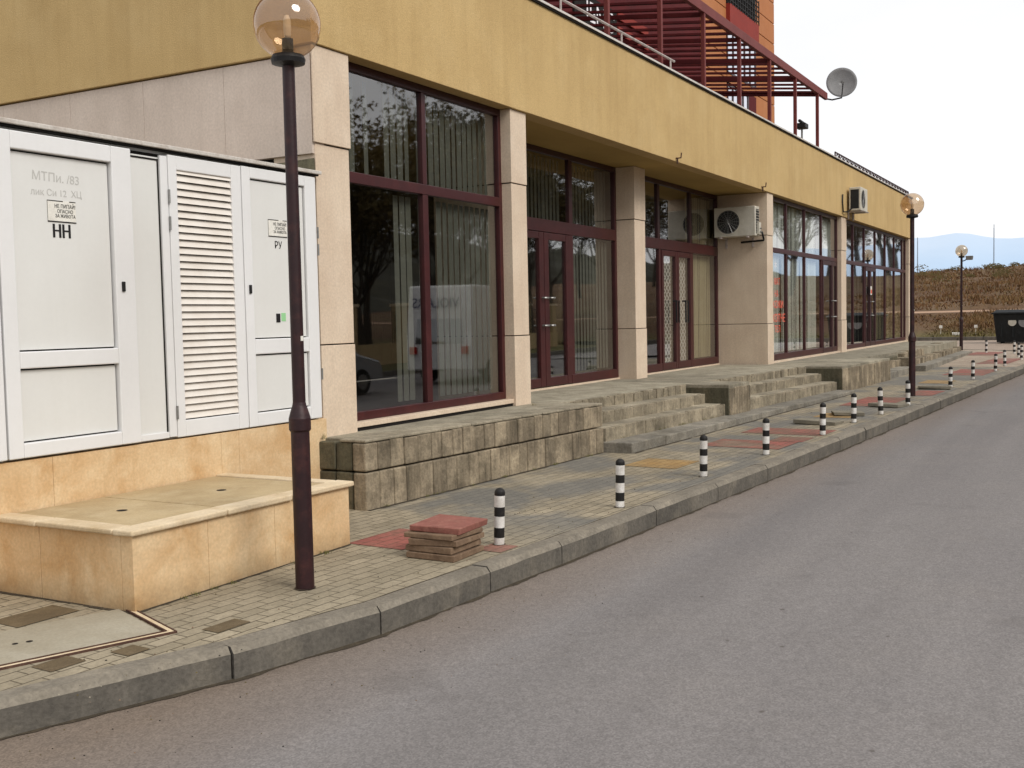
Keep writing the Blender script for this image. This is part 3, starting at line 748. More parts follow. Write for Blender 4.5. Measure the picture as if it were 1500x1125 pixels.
# bay 4
window(6.40, 22.50, 28.88, [23.97, 25.57, 27.2], [23.97, 25.57, (27.2, .07), (28.30, .10)], 2.95, 3.05, zb=TZ + .03, zs=.80, mw=.06,
       skip_low=[(27.24, 28.82)],
       blinds=[(22.6, 23.9, .82, 2.9, M['blind_pale'], .118, 1), (24.0, 25.5, .82, 2.9, M['blind_pale'], .118, 1), (25.65, 27.15, .82, 2.9, M['blind_pale'], .118, 1),
               (22.6, 28.8, 3.06, 4.03, M['blind_pale'], .118, 1)])
door(6.40, 27.24, 28.82, TZ + .02, 2.94, [(27.245, 28.28, 28.15), (28.28, 28.815, 28.36)], stile=.085, m=M['frame_dark'])
# bay 5
window(6.40, 29.47, 39.22, [30.85, 32.37, 33.97, 35.58, 37.14, 38.6], [30.85, (32.37, .09), (33.97, .09), 35.58, 37.14, 38.6], 2.95, 3.05, zb=TZ + .03, zs=.78, mw=.06,
       skip_low=[(32.41, 33.93)], blinds=[(34.1, 39.1, .8, 2.9, M['cardboard'], .118, .9), (30.0, 32.3, .8, 2.9, M['blind'], .13, .7), (34.1, 39.1, 3.06, 4.03, M['blind'], .118, .9)])
door(6.40, 32.41, 33.93, TZ + .02, 2.94, [(32.415, 33.17, 33.1), (33.17, 33.925, 33.24)], stile=.09, m=M['frame_dark'])
mb = MB(); mb.box(11.74, 16.8, 7.28, 7.4, TZ - .08, TZ + .006, M['cladding']); mb.box(17.27, 22.04, 7.28, 7.4, TZ - .08, TZ + .006, M['cladding'])
mb.box(22.5, 28.88, 6.30, 6.46, TZ - .08, TZ + .02, M['cladding']); mb.box(29.47, 39.22, 6.30, 6.46, TZ - .08, TZ + .02, M['cladding']); mb.build('sill', bld)
# red lettering stuck on the first pane of bay 4
for s, z, h, sx in [('*', 2.62, .34, 1.0), ('МАТ', 2.33, .2, 1.0), ('НА', 2.07, .2, 1.0), ('КОЖИ', 1.84, .22, 1.25), ('КОПЧЕ', 1.55, .24, 1.25), ('ТЕЛ', 1.32, .2, 1.2)]:
    text('window_lettering', s, h, M['redtext'] if s != '*' else M['whitetext'], bld, (22.98 + len(s) * .055, 6.362, z), (radians(90), 0, 0), sx=sx)
mb = MB(); mb.box(33.0, 33.2, 6.33, 6.335, 2.15, 2.4, M['sticker']); mb.box(33.03, 33.17, 6.326, 6.3295, 2.19, 2.30, M['redtext']); mb.build('door_notice', bld)

# railing on the parapet edge (near part) and far end
def railing(x0, x1, z0, z1, step, m, r=.018, infill=False, name='railing'):
    mb = MB(); mb.tube([(x0, YF + .05, z1), (x1, YF + .05, z1)], r, m, 8)
    x = x0
    while x <= x1 + .01:
        mb.tube([(x, YF + .05, z0), (x, YF + .05, z1)], r * .9, m, 8); x += step
    if infill:
        x = x0; k = 0
        while x < x1 - .05:
            mb.tube([(x, YF + .05, z0), (x + step / 2, YF + .05, z1)], r * .6, m, 6); mb.tube([(x + step / 2, YF + .05, z1), (x + step, YF + .05, z0)], r * .6, m, 6); x += step
    return mb.build(name, bld)
railing(8.9, 16.95, 5.53, 5.745, 1.97, M['rail'])
railing(28.4, 39.4, 5.53, 5.70, .5, M['frame_dark'], .02, infill=True)

# ================================================================ TERRACE AND STEPS
ter = thing('entrance_terrace', 'raised terrace of weathered grey concrete blocks with steps along the shop front', 'terrace', (7.61, 5.7, 0))
def ky(y0, x, x0=11.9, k=-0.065): return y0 + k * (x - x0)
def palisade(mb, x0, x1, fy, z0, z1, w=.19, m=None, depth=.14, gap=.006, jit=.007):
    x = x0
    while x < x1 - .02:
        ww = min(w * U(.85, 1.15), x1 - x); j = U(-jit, jit); y = fy(x + ww / 2) + j; zt = z1(x + ww / 2) if callable(z1) else z1
        zb_ = z0(x + ww / 2) if callable(z0) else z0
        y1 = fy(x + ww) + j; y0 = fy(x) + j
        mb.hexa([(x + gap / 2, y0, zb_), (x + ww - gap / 2, y1, zb_), (x + ww - gap / 2, y1 + depth, zb_), (x + gap / 2, y0 + depth, zb_)],
                [(x + gap / 2, y0 + U(0, .004), zt), (x + ww - gap / 2, y1 + U(0, .004), zt), (x + ww - gap / 2, y1 + depth, zt), (x + gap / 2, y0 + depth, zt)], m or M['block'])
        x += ww
def capped(mb, x0, x1, fy, z0, z1, depth, m, w=.6, jit=.006):
    x = x0
    while x < x1 - .02:
        ww = min(w * U(.8, 1.2), x1 - x); jy = U(-jit, jit); jz = U(-jit, jit) * .7
        a, b = fy(x) + jy, fy(x + ww) + jy
        mb.hexa([(x + .003, a, z0), (x + ww - .003, b, z0), (x + ww - .003, b + depth, z0), (x + .003, a + depth, z0)],
                [(x + .003, a, z1 + jz), (x + ww - .003, b, z1 + jz), (x + ww - .003, b + depth, z1 + jz), (x + .003, a + depth, z1 + jz)], m)
        x += ww
# main slab
fr = lambda x: ky(5.95, x) if x > 11.9 else 5.72 - .07 * (x - 7.61) + .1
mb = MB()
xs = [7.72, 9.5, 11.9, 14, 16, 18, 20, 22, 24, 26, 28, 30, 33, 36, 39.5]
for a, b in zip(xs[:-1], xs[1:]):
    f = (lambda x: 5.80 - .07 * (x - 7.61)) if b <= 11.91 else (lambda x: max(ky(5.98, x), 4.75))
    zt = TZ - .02 if a > 7 else TZ
    mb.hexa([(a, f(a), -.2), (b, f(b), -.2), (b, 7.4 if b < 22.1 and a > 11 else 6.5, -.2), (a, 7.4 if b < 22.1 and a > 11 else 6.5, -.2)],
            [(a, f(a), zt), (b, f(b), zt), (b, 7.4 if b < 22.1 and a > 11 else 6.5, zt), (a, 7.4 if b < 22.1 and a > 11 else 6.5, zt)], M['terrace'])
mb.build('terrace_floor', ter)
# retaining wall, two courses plus end face
mb = MB(); rf = lambda x: 5.70 - .078 * (x - 7.61)
palisade(mb, 7.61, 11.88, rf, -.1, lambda x: .338, .185, M['block'])
palisade(mb, 7.615, 11.88, lambda x: rf(x) + .006, .352, lambda x: .603 + U(-.008, .002), .185, M['block'])
for y0, y1 in ((5.86, 6.04), (6.045, 6.24)):
    mb.box(7.625, 7.8, y0, y1 - .005, -.1, .338, M['block_dark'], .003); mb.box(7.63, 7.8, y0, y1 - .005, .352, .60, M['block_dark'], .003)
mb.box(7.625, 7.72, 5.71, 5.855, -.1, .338, M['block_dark'], .002); mb.box(7.628, 7.72, 5.712, 5.855, .352, .60, M['block_dark'], .002)
mb.box(7.65, 11.85, 5.80 - .3, 5.84, -.1, .55, M['gap']) if False else None
mb.build('retaining_wall', ter, bevel=.012)
mb = MB()
capped(mb, 7.62, 11.9, lambda x: rf(x) + .012, .604, .632, .28, M['tread'], .5, .006)
mb.build('wall_coping', ter, bevel=.008)
# steps
def flight(x0, x1, low=True):
    mb = MB(); palisade(mb, x0, x1, lambda x: ky(5.34, x), -.05, lambda x: .325 + U(-.006, .006), .26, M['riser']); capped(mb, x0, x1, lambda x: ky(5.40, x), .1, .332, .33, M['tread'], .55)
    mb.build('step', ter, bevel=.008)
    mb = MB(); palisade(mb, x0, x1, lambda x: ky(5.64, x), .2, lambda x: .478 + U(-.006, .006), .26, M['riser']); capped(mb, x0, x1, lambda x: ky(5.70, x), .2, .486, .32, M['tread'], .55)
    mb.build('step', ter, bevel=.008)
    mb = MB(); palisade(mb, x0, x1, lambda x: ky(5.93, x), .35, lambda x: .615 + U(-.015, .006), .14, M['riser'], jit=.014)
    mb.build('step', ter, bevel=.008)
flight(11.9, 15.66); flight(16.56, 21.40)
mb = MB(); capped(mb, 11.86, 21.35, lambda x: ky(4.99, x), -.1, .165, .42, M['slabstep'], 1.1, .008); mb.build('bottom_step', ter, bevel=.014)
# cheek blocks
def cheek(x0, x1, y0, z1, ybk, zc=.1):
    mb = MB(); k = lambda x: y0 - .05 * (x - x0)
    mb.box(x0, x0 + .14, k(x0) + .02, ybk, zc - .1, z1 - .045, M['block_dark'], .003)
    palisade(mb, x0 + .02, x1, k, -.1, lambda x: z1 - .045 + U(-.008, .004), .2, M['block'], .2)
    mb.box(x1 - .14, x1, k(x1) + .03, ybk, -.1, z1 - .05, M['block'], .003)
    capped(mb, x0 + .005, x1, lambda x: k(x) + .015, z1 - .25, z1, ybk - y0, M['terrace'], .7, .003)
    mb.build('cheek_wall', ter, bevel=.01)
cheek(15.66, 16.55, 5.02, .615, 5.95)
cheek(21.42, 25.3, 4.62, .62, 5.9)
# third flight: lower steps and edge blocks
mb = MB(); capped(mb, 25.35, 28.2, lambda x: 4.50 - .05 * (x - 25.3), -.1, .29, .5, M['slabstep'], .9, .01); mb.build('step', ter, bevel=.012)
mb = MB(); palisade(mb, 25.3, 28.3, lambda x: 4.86 - .05 * (x - 25.3), 0, lambda x: .47 + U(-.02, .01), .2, M['block'], .5); mb.build('step', ter, bevel=.01)
mb = MB(); mb.box(28.3, 28.9, 4.42, 4.9, 0, .50, M['block'], .01); mb.box(26.4, 28.25, 4.78 , 4.90, .3, .56, M['block_dark'], .01); mb.build('cheek_wall', ter, bevel=.012)
mb = MB(); capped(mb, 28.5, 38.9, lambda x: 4.14 + .006 * (x - 28.5), -.05, .30, .42, M['slabstep'], 1.1, .01); mb.build('bottom_step', ter, bevel=.012)
mb = MB(); palisade(mb, 28.9, 38.9, lambda x: 4.46 + .01 * (x - 28.9), .1, lambda x: .44 + U(-.03, .015), .3, M['block'], .5, jit=.02); mb.build('step', ter, bevel=.012)
mb = MB(); palisade(mb, 28.9, 39.5, lambda x: 4.74 + .01 * (x - 28.9), .1, lambda x: .62 + U(-.05, .02), .3, M['block'], .3, jit=.02); mb.build('step', ter, bevel=.012)

# ================================================================ UTILITY CABINET BUILDING
cab = thing('transformer_kiosk', 'white panelled transformer kiosk with louvred door on a yellow stone plinth', 'kiosk', (5.9, 6.24, 0))
CY = 6.24
mb = MB(); mb.box(3.0, 7.72, CY + .035, 7.6, .8, 2.955, M['white']); mb.box(3.02, 7.70, CY + .03, CY + .0345, .81, 2.93, M['gap']); mb.build('body', cab)
mb = MB()
xs = [3.0, 4.05, 4.68, 5.75, 6.35, 7.0, 7.745]
xs = [3.0, 3.9, 4.85, 6.42, 6.62, 7.745]
for a, b in zip(xs[:-1], xs[1:]): mb.box(a + .001, b - .001, CY - .02, 7.6, -.1, .797, M['ystone'])
mb.build('plinth', cab, bevel=.003)
mb = MB(); mb.box(2.98, 7.745, CY - .05, 7.65, 2.965, 2.995, M['strip']); mb.box(2.98, 7.735, CY - .024, 7.63, 2.952, 2.9645, M['gap']); mb.build('roof_edge', cab, bevel=.004)
# grimy moss wedge between kiosk roof and wall
mb = MB(); mb.hexa([(7.2, CY + .15, 2.996), (7.74, CY + .02, 2.996), (7.74, 6.9, 2.996), (7.2, 6.9, 2.996)], [(7.55, CY + .3, 3.05), (7.745, CY + .03, 3.12), (7.745, 6.9, 3.1), (7.55, 6.9, 3.05)], M['block_dark']); mb.build('moss_debris', cab)
def frame_rect(mb, x0, x1, z0, z1, wl, wr, wb, wt, y0, y1, m):
    mb.box(x0, x0 + wl, y0, y1, z0, z1, m); mb.box(x1 - wr, x1, y0, y1, z0, z1, m)
    mb.box(x0 + wl, x1 - wr, y0 + .001, y1, z0, z0 + wb, m); mb.box(x0 + wl, x1 - wr, y0 + .001, y1, z1 - wt, z1, m)
def kiosk_door(x0, x1, z0, z1, px0, px1, pz0, pz1, rail, lockx, proud=0.0):
    y0 = CY - .03 - proud; mb = MB()
    frame_rect(mb, x0, x1, z0, z1, px0 - x0, x1 - px1, pz0 - z0, z1 - pz1, y0, CY + .03, M['white'])
    mb.box(px0, px1, y0 + .002, CY + .03, rail[0], rail[1], M['white'])
    d = mb.build('door', cab, bevel=.007)
    for a, b in ((pz0, rail[0]), (rail[1], pz1)):
        p = MB(); p.box(px0 + .012, px1 - .012, CY - .008, CY + .02, a + .010, b - .012, M['panel']); p.box(px0, px1, CY + .012, CY + .026, a, b, M['gap']); p.build('panel', d, bevel=.003)
    k = MB(); k.box(lockx - .014, lockx + .014, y0 - .012, y0, 1.905, 1.975, M['black']); k.build('lock', d, bevel=.004)
    return d
dl = kiosk_door(4.515, 5.60, .815, 2.925, 4.625, 5.425, .91, 2.81, (1.395, 1.505), 5.485, .012)
dr = kiosk_door(6.745, 7.675, .81, 2.935, 6.845, 7.53, .92, 2.845, (1.405, 1.53), 6.80)
# neighbouring door beyond the left frame edge
kiosk_door(3.4, 4.50, .815, 2.925, 3.51, 4.40, .91, 2.81, (1.395, 1.505), 3.46, .012)
# fixed panel strip between
mb = MB(); mb.box(5.60, 5.965, CY - .006, CY + .03, .83, 2.90, M['panel']); mb.box(5.885, 5.955, CY - .028, CY - .0065, .82, 2.915, M['white']); mb.box(5.605, 5.885, CY - .02, CY - .0065, .815, .86, M['white'])
mb.box(5.872, 5.884, CY - .012, CY - .0062, .86, 2.89, M['gap']); mb.box(5.62, 5.872, CY - .012, CY - .0062, 2.875, 2.888, M['gap']); mb.build('fixed_panel', cab, bevel=.003)
# louvred door
mb = MB(); frame_rect(mb, 5.962, 6.735, .81, 2.93, .085, .11, .125, .105, CY - .03, CY + .03, M['white'])
ld = mb.build('louvred_door', cab, bevel=.006)
mb = MB(); z = .945; pitch = .0545
while z < 2.80:
    mb.hexa([(6.045, CY - .026, z), (6.627, CY - .026, z), (6.627, CY - .018, z), (6.045, CY - .018, z)],
            [(6.045, CY - .002, z + .0495), (6.627, CY - .002, z + .0495), (6.627, CY + .006, z + .0495), (6.045, CY + .006, z + .0495)], M['louvre']); z += pitch
mb.box(6.045, 6.627, CY + .015, CY + .028, .93, 2.83, M['gap']); mb.build('louvre', ld)
for z in (2.62, 2.42, 1.0):
    mb = MB(); mb.tube([(5.957, CY - .036, z - .05), (5.957, CY - .036, z + .05)], .009, M['steel'], 8); mb.build('hinge', ld)
for z in (2.45, 2.3, 1.2):
    mb = MB(); mb.tube([(7.682, CY - .036, z - .05), (7.682, CY - .036, z + .05)], .009, M['steel'], 8); mb.build('hinge', dr)
# stickers and writing
RX = (radians(90), 0, 0)
def notice(d, x0, x1, z0, z1):
    yp = CY - .0085
    mb = MB(); mb.box(x0, x1, yp - .0015, yp, z0, z1, M['sticker']); s = mb.build('notice', d)
    e = MB(); w = .006
    e.box(x0, x0 + (x1 - x0) * .55, yp - .003, yp - .0016, z1 - w, z1, M['dark_text']); e.box(x0 + .78 * (x1 - x0), x1, yp - .003, yp - .0016, z1 - w, z1, M['dark_text'])
    e.box(x0, x1, yp - .003, yp - .0016, z0, z0 + w * 1.3, M['dark_text']); e.box(x0, x0 + .002, yp - .003, yp - .0016, z0, z1, M['dark_text']); e.build('notice_border', s)
    cx = x0 + (x1 - x0) * .62
    for t_, z, sz in (('НЕ ПИПАЙ!', z1 - .038, .036), ('ОПАСНО', z1 - .072, .034), ('ЗА ЖИВОТА', z1 - .103, .032)):
        text('notice_text', t_, sz, M['dark_text'], s, (cx, yp - .0026, z), RX, sx=.85)
notice(dl, 4.905, 5.132, 2.363, 2.508)
text('lettering', 'НН', .125, M['dark_text'], dl, (5.013, CY - .0095, 2.298), RX, sx=.82, extrude=.001)
for dx in (.004, -.004): text('lettering', 'НН', .125, M['dark_text'], dl, (5.013 + dx, CY - .0092, 2.298), RX, sx=.82, extrude=.001)
text('handwriting', 'МТПи. /83', .082, M['pencil'], dl, (4.985, CY - .0092, 2.655), (radians(90), radians(1), 0))
text('handwriting', 'лик Си 12  ХЦ', .062, M['pencil'], dl, (4.985, CY - .0092, 2.555), (radians(90), radians(-1), 0))
notice(dr, 7.065, 7.30, 2.385, 2.53)
text('lettering', 'РУ', .085, M['dark_text'], dr, (7.185, CY - .0095, 2.315), RX, sx=.9, extrude=.001)
mb = MB(); mb.box(7.13, 7.18, CY - .011, CY - .0085, 1.665, 1.74, M['dark_text']); mb.box(7.195, 7.25, CY - .0105, CY - .0085, 1.675, 1.745, M['green']); mb.build('sticker', dr)

# ================================================================ LOW STONE BOX WITH CAP
box = thing('stone_access_box', 'low yellow limestone box with pale cap and two cover slabs below the white kiosk', 'stone box', (5.4, 5.6, 0))
BX0, BX1, BY0, BY1 = 4.40, 6.44, 4.985, 6.218
mb = MB()
for a, b in ((BX0, 5.0), (5.0, 5.62), (5.62, BX1)): mb.box(a + .001, b - .001, BY0, BY0 + .1, -.1, .44, M['ystone'])
for a, b in ((BY0 + .1, 5.80), (5.80, BY1)): mb.box(BX0 + .0015, BX0 + .1, a + .0015, b - .002, -.1, .44, M['ystone'])
mb.box(BX1 - .1, BX1 - .0015, BY0 + .1, BY1, -.1, .44, M['ystone'])
mb.build('wall', box, bevel=.004)
mb = MB()
segs = [(BX0 - .03, 5.15), (5.155, 5.78), (5.785, BX1 + .03)]
for a, b in segs: mb.box(a, b, BY0 - .03, BY0 + .13, .441, .478, M['cap'], .003)
for a, b in ((BY0 + .135, 5.79), (5.795, BY1)): mb.box(BX0 - .03, BX0 + .12, a, b, .441, .477, M['cap'], .002)
mb.box(BX1 - .10, BX1 + .028, BY0 + .135, BY1, .441, .476, M['cap'], .002)
mb.build('cap', box, bevel=.010)
mb = MB(); mb.box(BX0 + .1, BX1 - .1, BY0 + .1, BY1, .38, .40, M['gap']); mb.build('recess', box)
for i, (a, b) in enumerate(((BX0 + .135, 5.24), (5.25, BX1 - .12))):
    mb = MB(); mb.box(a, b, BY0 + .15, BY1 - .01, .405, .468, M['captop'], .002)
    s = mb.build('cover_slab', box, bevel=.006)
    cx, cy = (a + b) / 2, 5.62
    h = MB(); h.lathe([(0.0, .4705), (.035, .4705)], M['gap'], 16, (cx, cy, 0)); h.build('lifting_hole', s)

# concrete access lid set in the pavement, bottom left
lid = thing('concrete_access_lid', 'large pale concrete access lid in a rusty angle frame at the pavement corner', 'access lid', (3.6, 4.9, G(3.6)))
def lq(pts, z, m, mb): mb.quad([(x, y, G(x) + z) for x, y in pts], m)
c0 = (4.19, 4.50); a = math.atan2(4.50 - 4.83, 4.19 - 3.35)
ux, uy = cos(a), sin(a); vx, vy = -uy, ux
def lp(u, v): return (c0[0] - ux * u + vx * v, c0[1] - uy * u + vy * v)
L, Wd = 1.7, .66
mb = MB()
def slab(mb, u0, u1, v0, v1, z0, z1, m):
    P4 = [lp(u1, v0), lp(u0, v0), lp(u0, v1), lp(u1, v1)]
    mb.hexa([(x, y, G(x) + z0) for x, y in P4], [(x, y, G(x) + z1) for x, y in P4], m)
slab(mb, .03, L, .03, Wd, -.02, .010, M['lid']); mb.build('lid_slab', lid, bevel=.003)
mb = MB(); slab(mb, 0.010, L, 0.008, .016, -.02, .014, M['rust']); slab(mb, .002, .010, .006, Wd, -.02, .014, M['rust'])
slab(mb, -.03, L, -.036, -.028, -.02, .012, M['rust']); slab(mb, -.038, -.03, -.036, Wd, -.02, .012, M['rust']); mb.build('angle_frame', lid)
mb = MB(); slab(mb, -.028, L, -.026, .004, -.02, .009, M['cap']); slab(mb, -.028, -.002, .006, Wd, -.02, .009, M['cap']); mb.build('rim', lid)
mb = MB(); x, y = lp(.62, .34); mb.lathe([(0, 0), (.018, 0)], M['gap'], 12, (x, y, G(x) + .0115)); x, y = lp(.69, .35); mb.lathe([(0, 0), (.016, 0)], M['gap'], 12, (x, y, G(x) + .0115)); mb.build('lifting_hole', lid)

# ================================================================ STREET LAMPS
def lamp(label, x, y, tilt=0.0):
    z = G(x)
    t = thing('street_lamp', label, 'street lamp', (x, y, z), 'globe street lamps along the pavement')
    mb = MB(); mb.lathe([(.0585, -.05), (.0575, 1.02), (.055, 1.03)], M['pole'], 24, (x, y, z)); p = mb.build('lower_pole', t, smooth=True)
    p.modifiers.new('e', 'EDGE_SPLIT').split_angle = radians(35)
    mb = MB(); mb.lathe([(.0565, .985), (.068, 1.0), (.068, 1.07), (.060, 1.10), (.044, 1.15), (.04, 1.17)], M['pole'], 24, (x, y, z)); mb.build('collar', t, smooth=True)
    mb = MB(); mb.lathe([(.040, 1.1), (.0375, 3.26)], M['pole'], 24, (x, y, z)); mb.build('upper_pole', t, smooth=True)
    mb = MB(); mb.lathe([(.038, 3.22), (.10, 3.235), (.105, 3.262), (.094, 3.285), (.04, 3.30), (.034, 3.31), (.034, 3.385), (.0, 3.385)], M['black'], 24, (x, y, z)); mb.build('globe_holder', t)
    mb = MB()
    prof = []
    for i in range(25):
        a = pi * (i / 24); a = max(a, 0.0)
        prof.append((.205 * sin(a), 3.47 - .205 * cos(a)))
    prof = [p_ for p_ in prof if p_[1] > 3.275] ; prof[-1] = (0.0, 3.675)
    mb.lathe(prof, M['globe'], 48, (x, y, z)); mb.build('globe', t, smooth=True, weld=True)
    mb = MB(); mb.lathe([(.012, 3.385), (.02, 3.40), (.024, 3.45), (.022, 3.50), (.012, 3.525), (0, 3.53)], M['filament'], 16, (x, y, z)); mb.build('bulb', t, smooth=True)
    mb = MB(); mb.box(x - .012, x + .012, y - .0395, y - .036, z + 1.55, z + 1.58, M['sticker']); mb.build('screw_plate', t)
    return t
lamp('nearest maroon street lamp with clear brown globe, standing in front of the white kiosk', 5.262, 4.437)
lamp('maroon globe street lamp halfway along, rising among the striped bollards', 20.924, 3.283)
l3 = lamp('farthest globe street lamp with a floodlight, at the side street corner', 41.14, 4.818)
mb = MB(); x, y, z = 41.14, 4.818, G(41.14)
mb.tube([(x, y, z + 3.1), (x - .05, y - .12, z + 3.13), (x - .05, y - .2, z + 3.2)], .02, M['black'], 8)
mb.hexa([(x - .12, y - .36, z + 3.14), (x + .04, y - .36, z + 3.14), (x + .04, y - .16, z + 3.14), (x - .12, y - .16, z + 3.14)],
        [(x - .14, y - .38, z + 3.28), (x + .04, y - .38, z + 3.26), (x + .04, y - .14, z + 3.26), (x - .14, y - .14, z + 3.28)], M['steel']); mb.build('floodlight', l3, bevel=.01)

# ================================================================ BOLLARDS
def bollard_mesh():
    mb = MB(); r = .0385; H = .42
    K, Wt = M['black_paint'], M['white_paint']
    prof = [(r * 1.02, -.06), (r, .0)]; mats = [Wt]
    for a, m in ((.057, Wt), (.131, K), (.214, Wt), (.283, K), (.366, Wt)):
        prof.append((r, a)); mats.append(m)
    for a in (.0, .35, .7, 1.05, 1.4, pi / 2):
        prof.append((max(r * 1.02 * cos(a), 0.0), .386 + .036 * sin(a))); mats.append(K)
    mb.lathe(prof, K, 28, (0, 0, 0), mats)
    me = mb.build('bollard', None, smooth=True)
    return me
bp = [(6.855, 3.947, 'striped bollard nearest the camera, just right of the stacked slabs'),
      (8.583, 3.735, 'second striped bollard from the camera, with a broken patch at its foot'),
      (10.473, 3.638, 'third striped bollard from the camera, right of the yellow paving square'),
      (12.274, 3.515, 'fourth striped bollard from the camera, at the first red paving squares'),
      (14.394, 3.37, 'fifth striped bollard from the camera, beyond the red paving squares'),
      (16.027, 3.312, 'sixth striped bollard from the camera, beside the small yellow paving square'),
      (17.329, 3.174, 'seventh striped bollard from the camera, next before the middle street lamp'),
      (18.95, 3.04, 'striped bollard right in front of the middle street lamp, overlapping its pole'),
      (23.078, 2.902, 'striped bollard standing first beyond the middle street lamp, beside a loose slab'),
      (25.703, 2.772, 'second striped bollard beyond the middle street lamp'),
      (28.818, 2.602, 'third striped bollard beyond the middle street lamp, in the far red paving'),
      (31.081, 2.579, 'fourth striped bollard beyond the middle street lamp, before the corner curve'),
      (34.33, 2.42, 'striped bollard rightmost of the cluster on the corner curve'),
      (36.0, 2.62, 'middle bollard of the three clustered on the corner curve'),
      (38.32, 2.91, 'striped bollard leftmost of the three clustered in front of the dumpster'),
      (39.04, 3.807, 'lone striped bollard at the side street edge, right of the far street lamp')]
proto = bollard_mesh()
for i, (x, y, lb) in enumerate(bp):
    o = proto if i == 0 else proto.copy()
    if i: COL.objects.link(o)
    o.location = (x, y, G(x)); o.rotation_euler = (U(-.03, .03), U(-.035, .035), U(0, 6))
    tag(o, lb, 'bollard', 'black and white striped bollards along the kerb')

# ================================================================ LOOSE SLABS
def slab_obj(cx, cy, z, w, d, h, rot, m, label, group, tilt=(0, 0), chips=0.006):
    mb = MB(); n = 5
    mb.box(-w / 2, w / 2, -d / 2, d / 2, 0, h, m, chips)
    o = mb.build('paving_slab', None, bevel=.006)
    o.location = (cx, cy, z); o.rotation_euler = (tilt[0], tilt[1], rot)
    return tag(o, label, 'paving slab', group)
gz = G(6.4); gs = 'paving slabs stacked beside the first bollard'
sx, sy = 6.43, 4.14
slab_obj(sx, sy, gz + .002, .40, .40, .044, -.78 + .76, M['slab_brown'], 'brown slab at the very bottom of the stack by the first bollard', gs)
slab_obj(sx - .005, sy + .01, gz + .05, .385, .385, .042, -.04, M['slab_brown'], 'brown slab second from the bottom of the stack by the first bollard', gs)
slab_obj(sx + .01, sy - .005, gz + .096, .40, .39, .042, .05, M['slab_brown'], 'worn brown slab in the middle of the stack by the first bollard', gs)
slab_obj(sx, sy + .01, gz + .142, .39, .40, .038, -.05, M['slab_brown'], 'brown slab directly under the red top slab of the stack', gs)
slab_obj(sx + .055, sy + .0, gz + .184, .40, .40, .04, .03, M['slab_red'], 'red slab lying on top of the stack by the first bollard', gs, (.01, -.015))
gs2 = 'loose slabs lying flat near the bollards'
for (cx, cy, w, d, rz, lb) in [(15.75, 3.75, .42, .6, -.06, 'loose grey slab lying left of the sixth striped bollard'),
                               (17.1, 3.62, .45, .45, .3, 'loose grey slab lying between the sixth and seventh bollards'),
                               (18.7, 3.3, .5, .5, -.2, 'loose grey slab lying at the foot of the bollard by the middle lamp'),
                               (22.8, 3.15, .6, .6, .1, 'loose grey slab lying beside the first bollard beyond the middle lamp')]:
    slab_obj(cx, cy, G(cx) + .004, w, d, .05, rz, M['slab_grey'], lb, gs2, (.02, .03), .008)

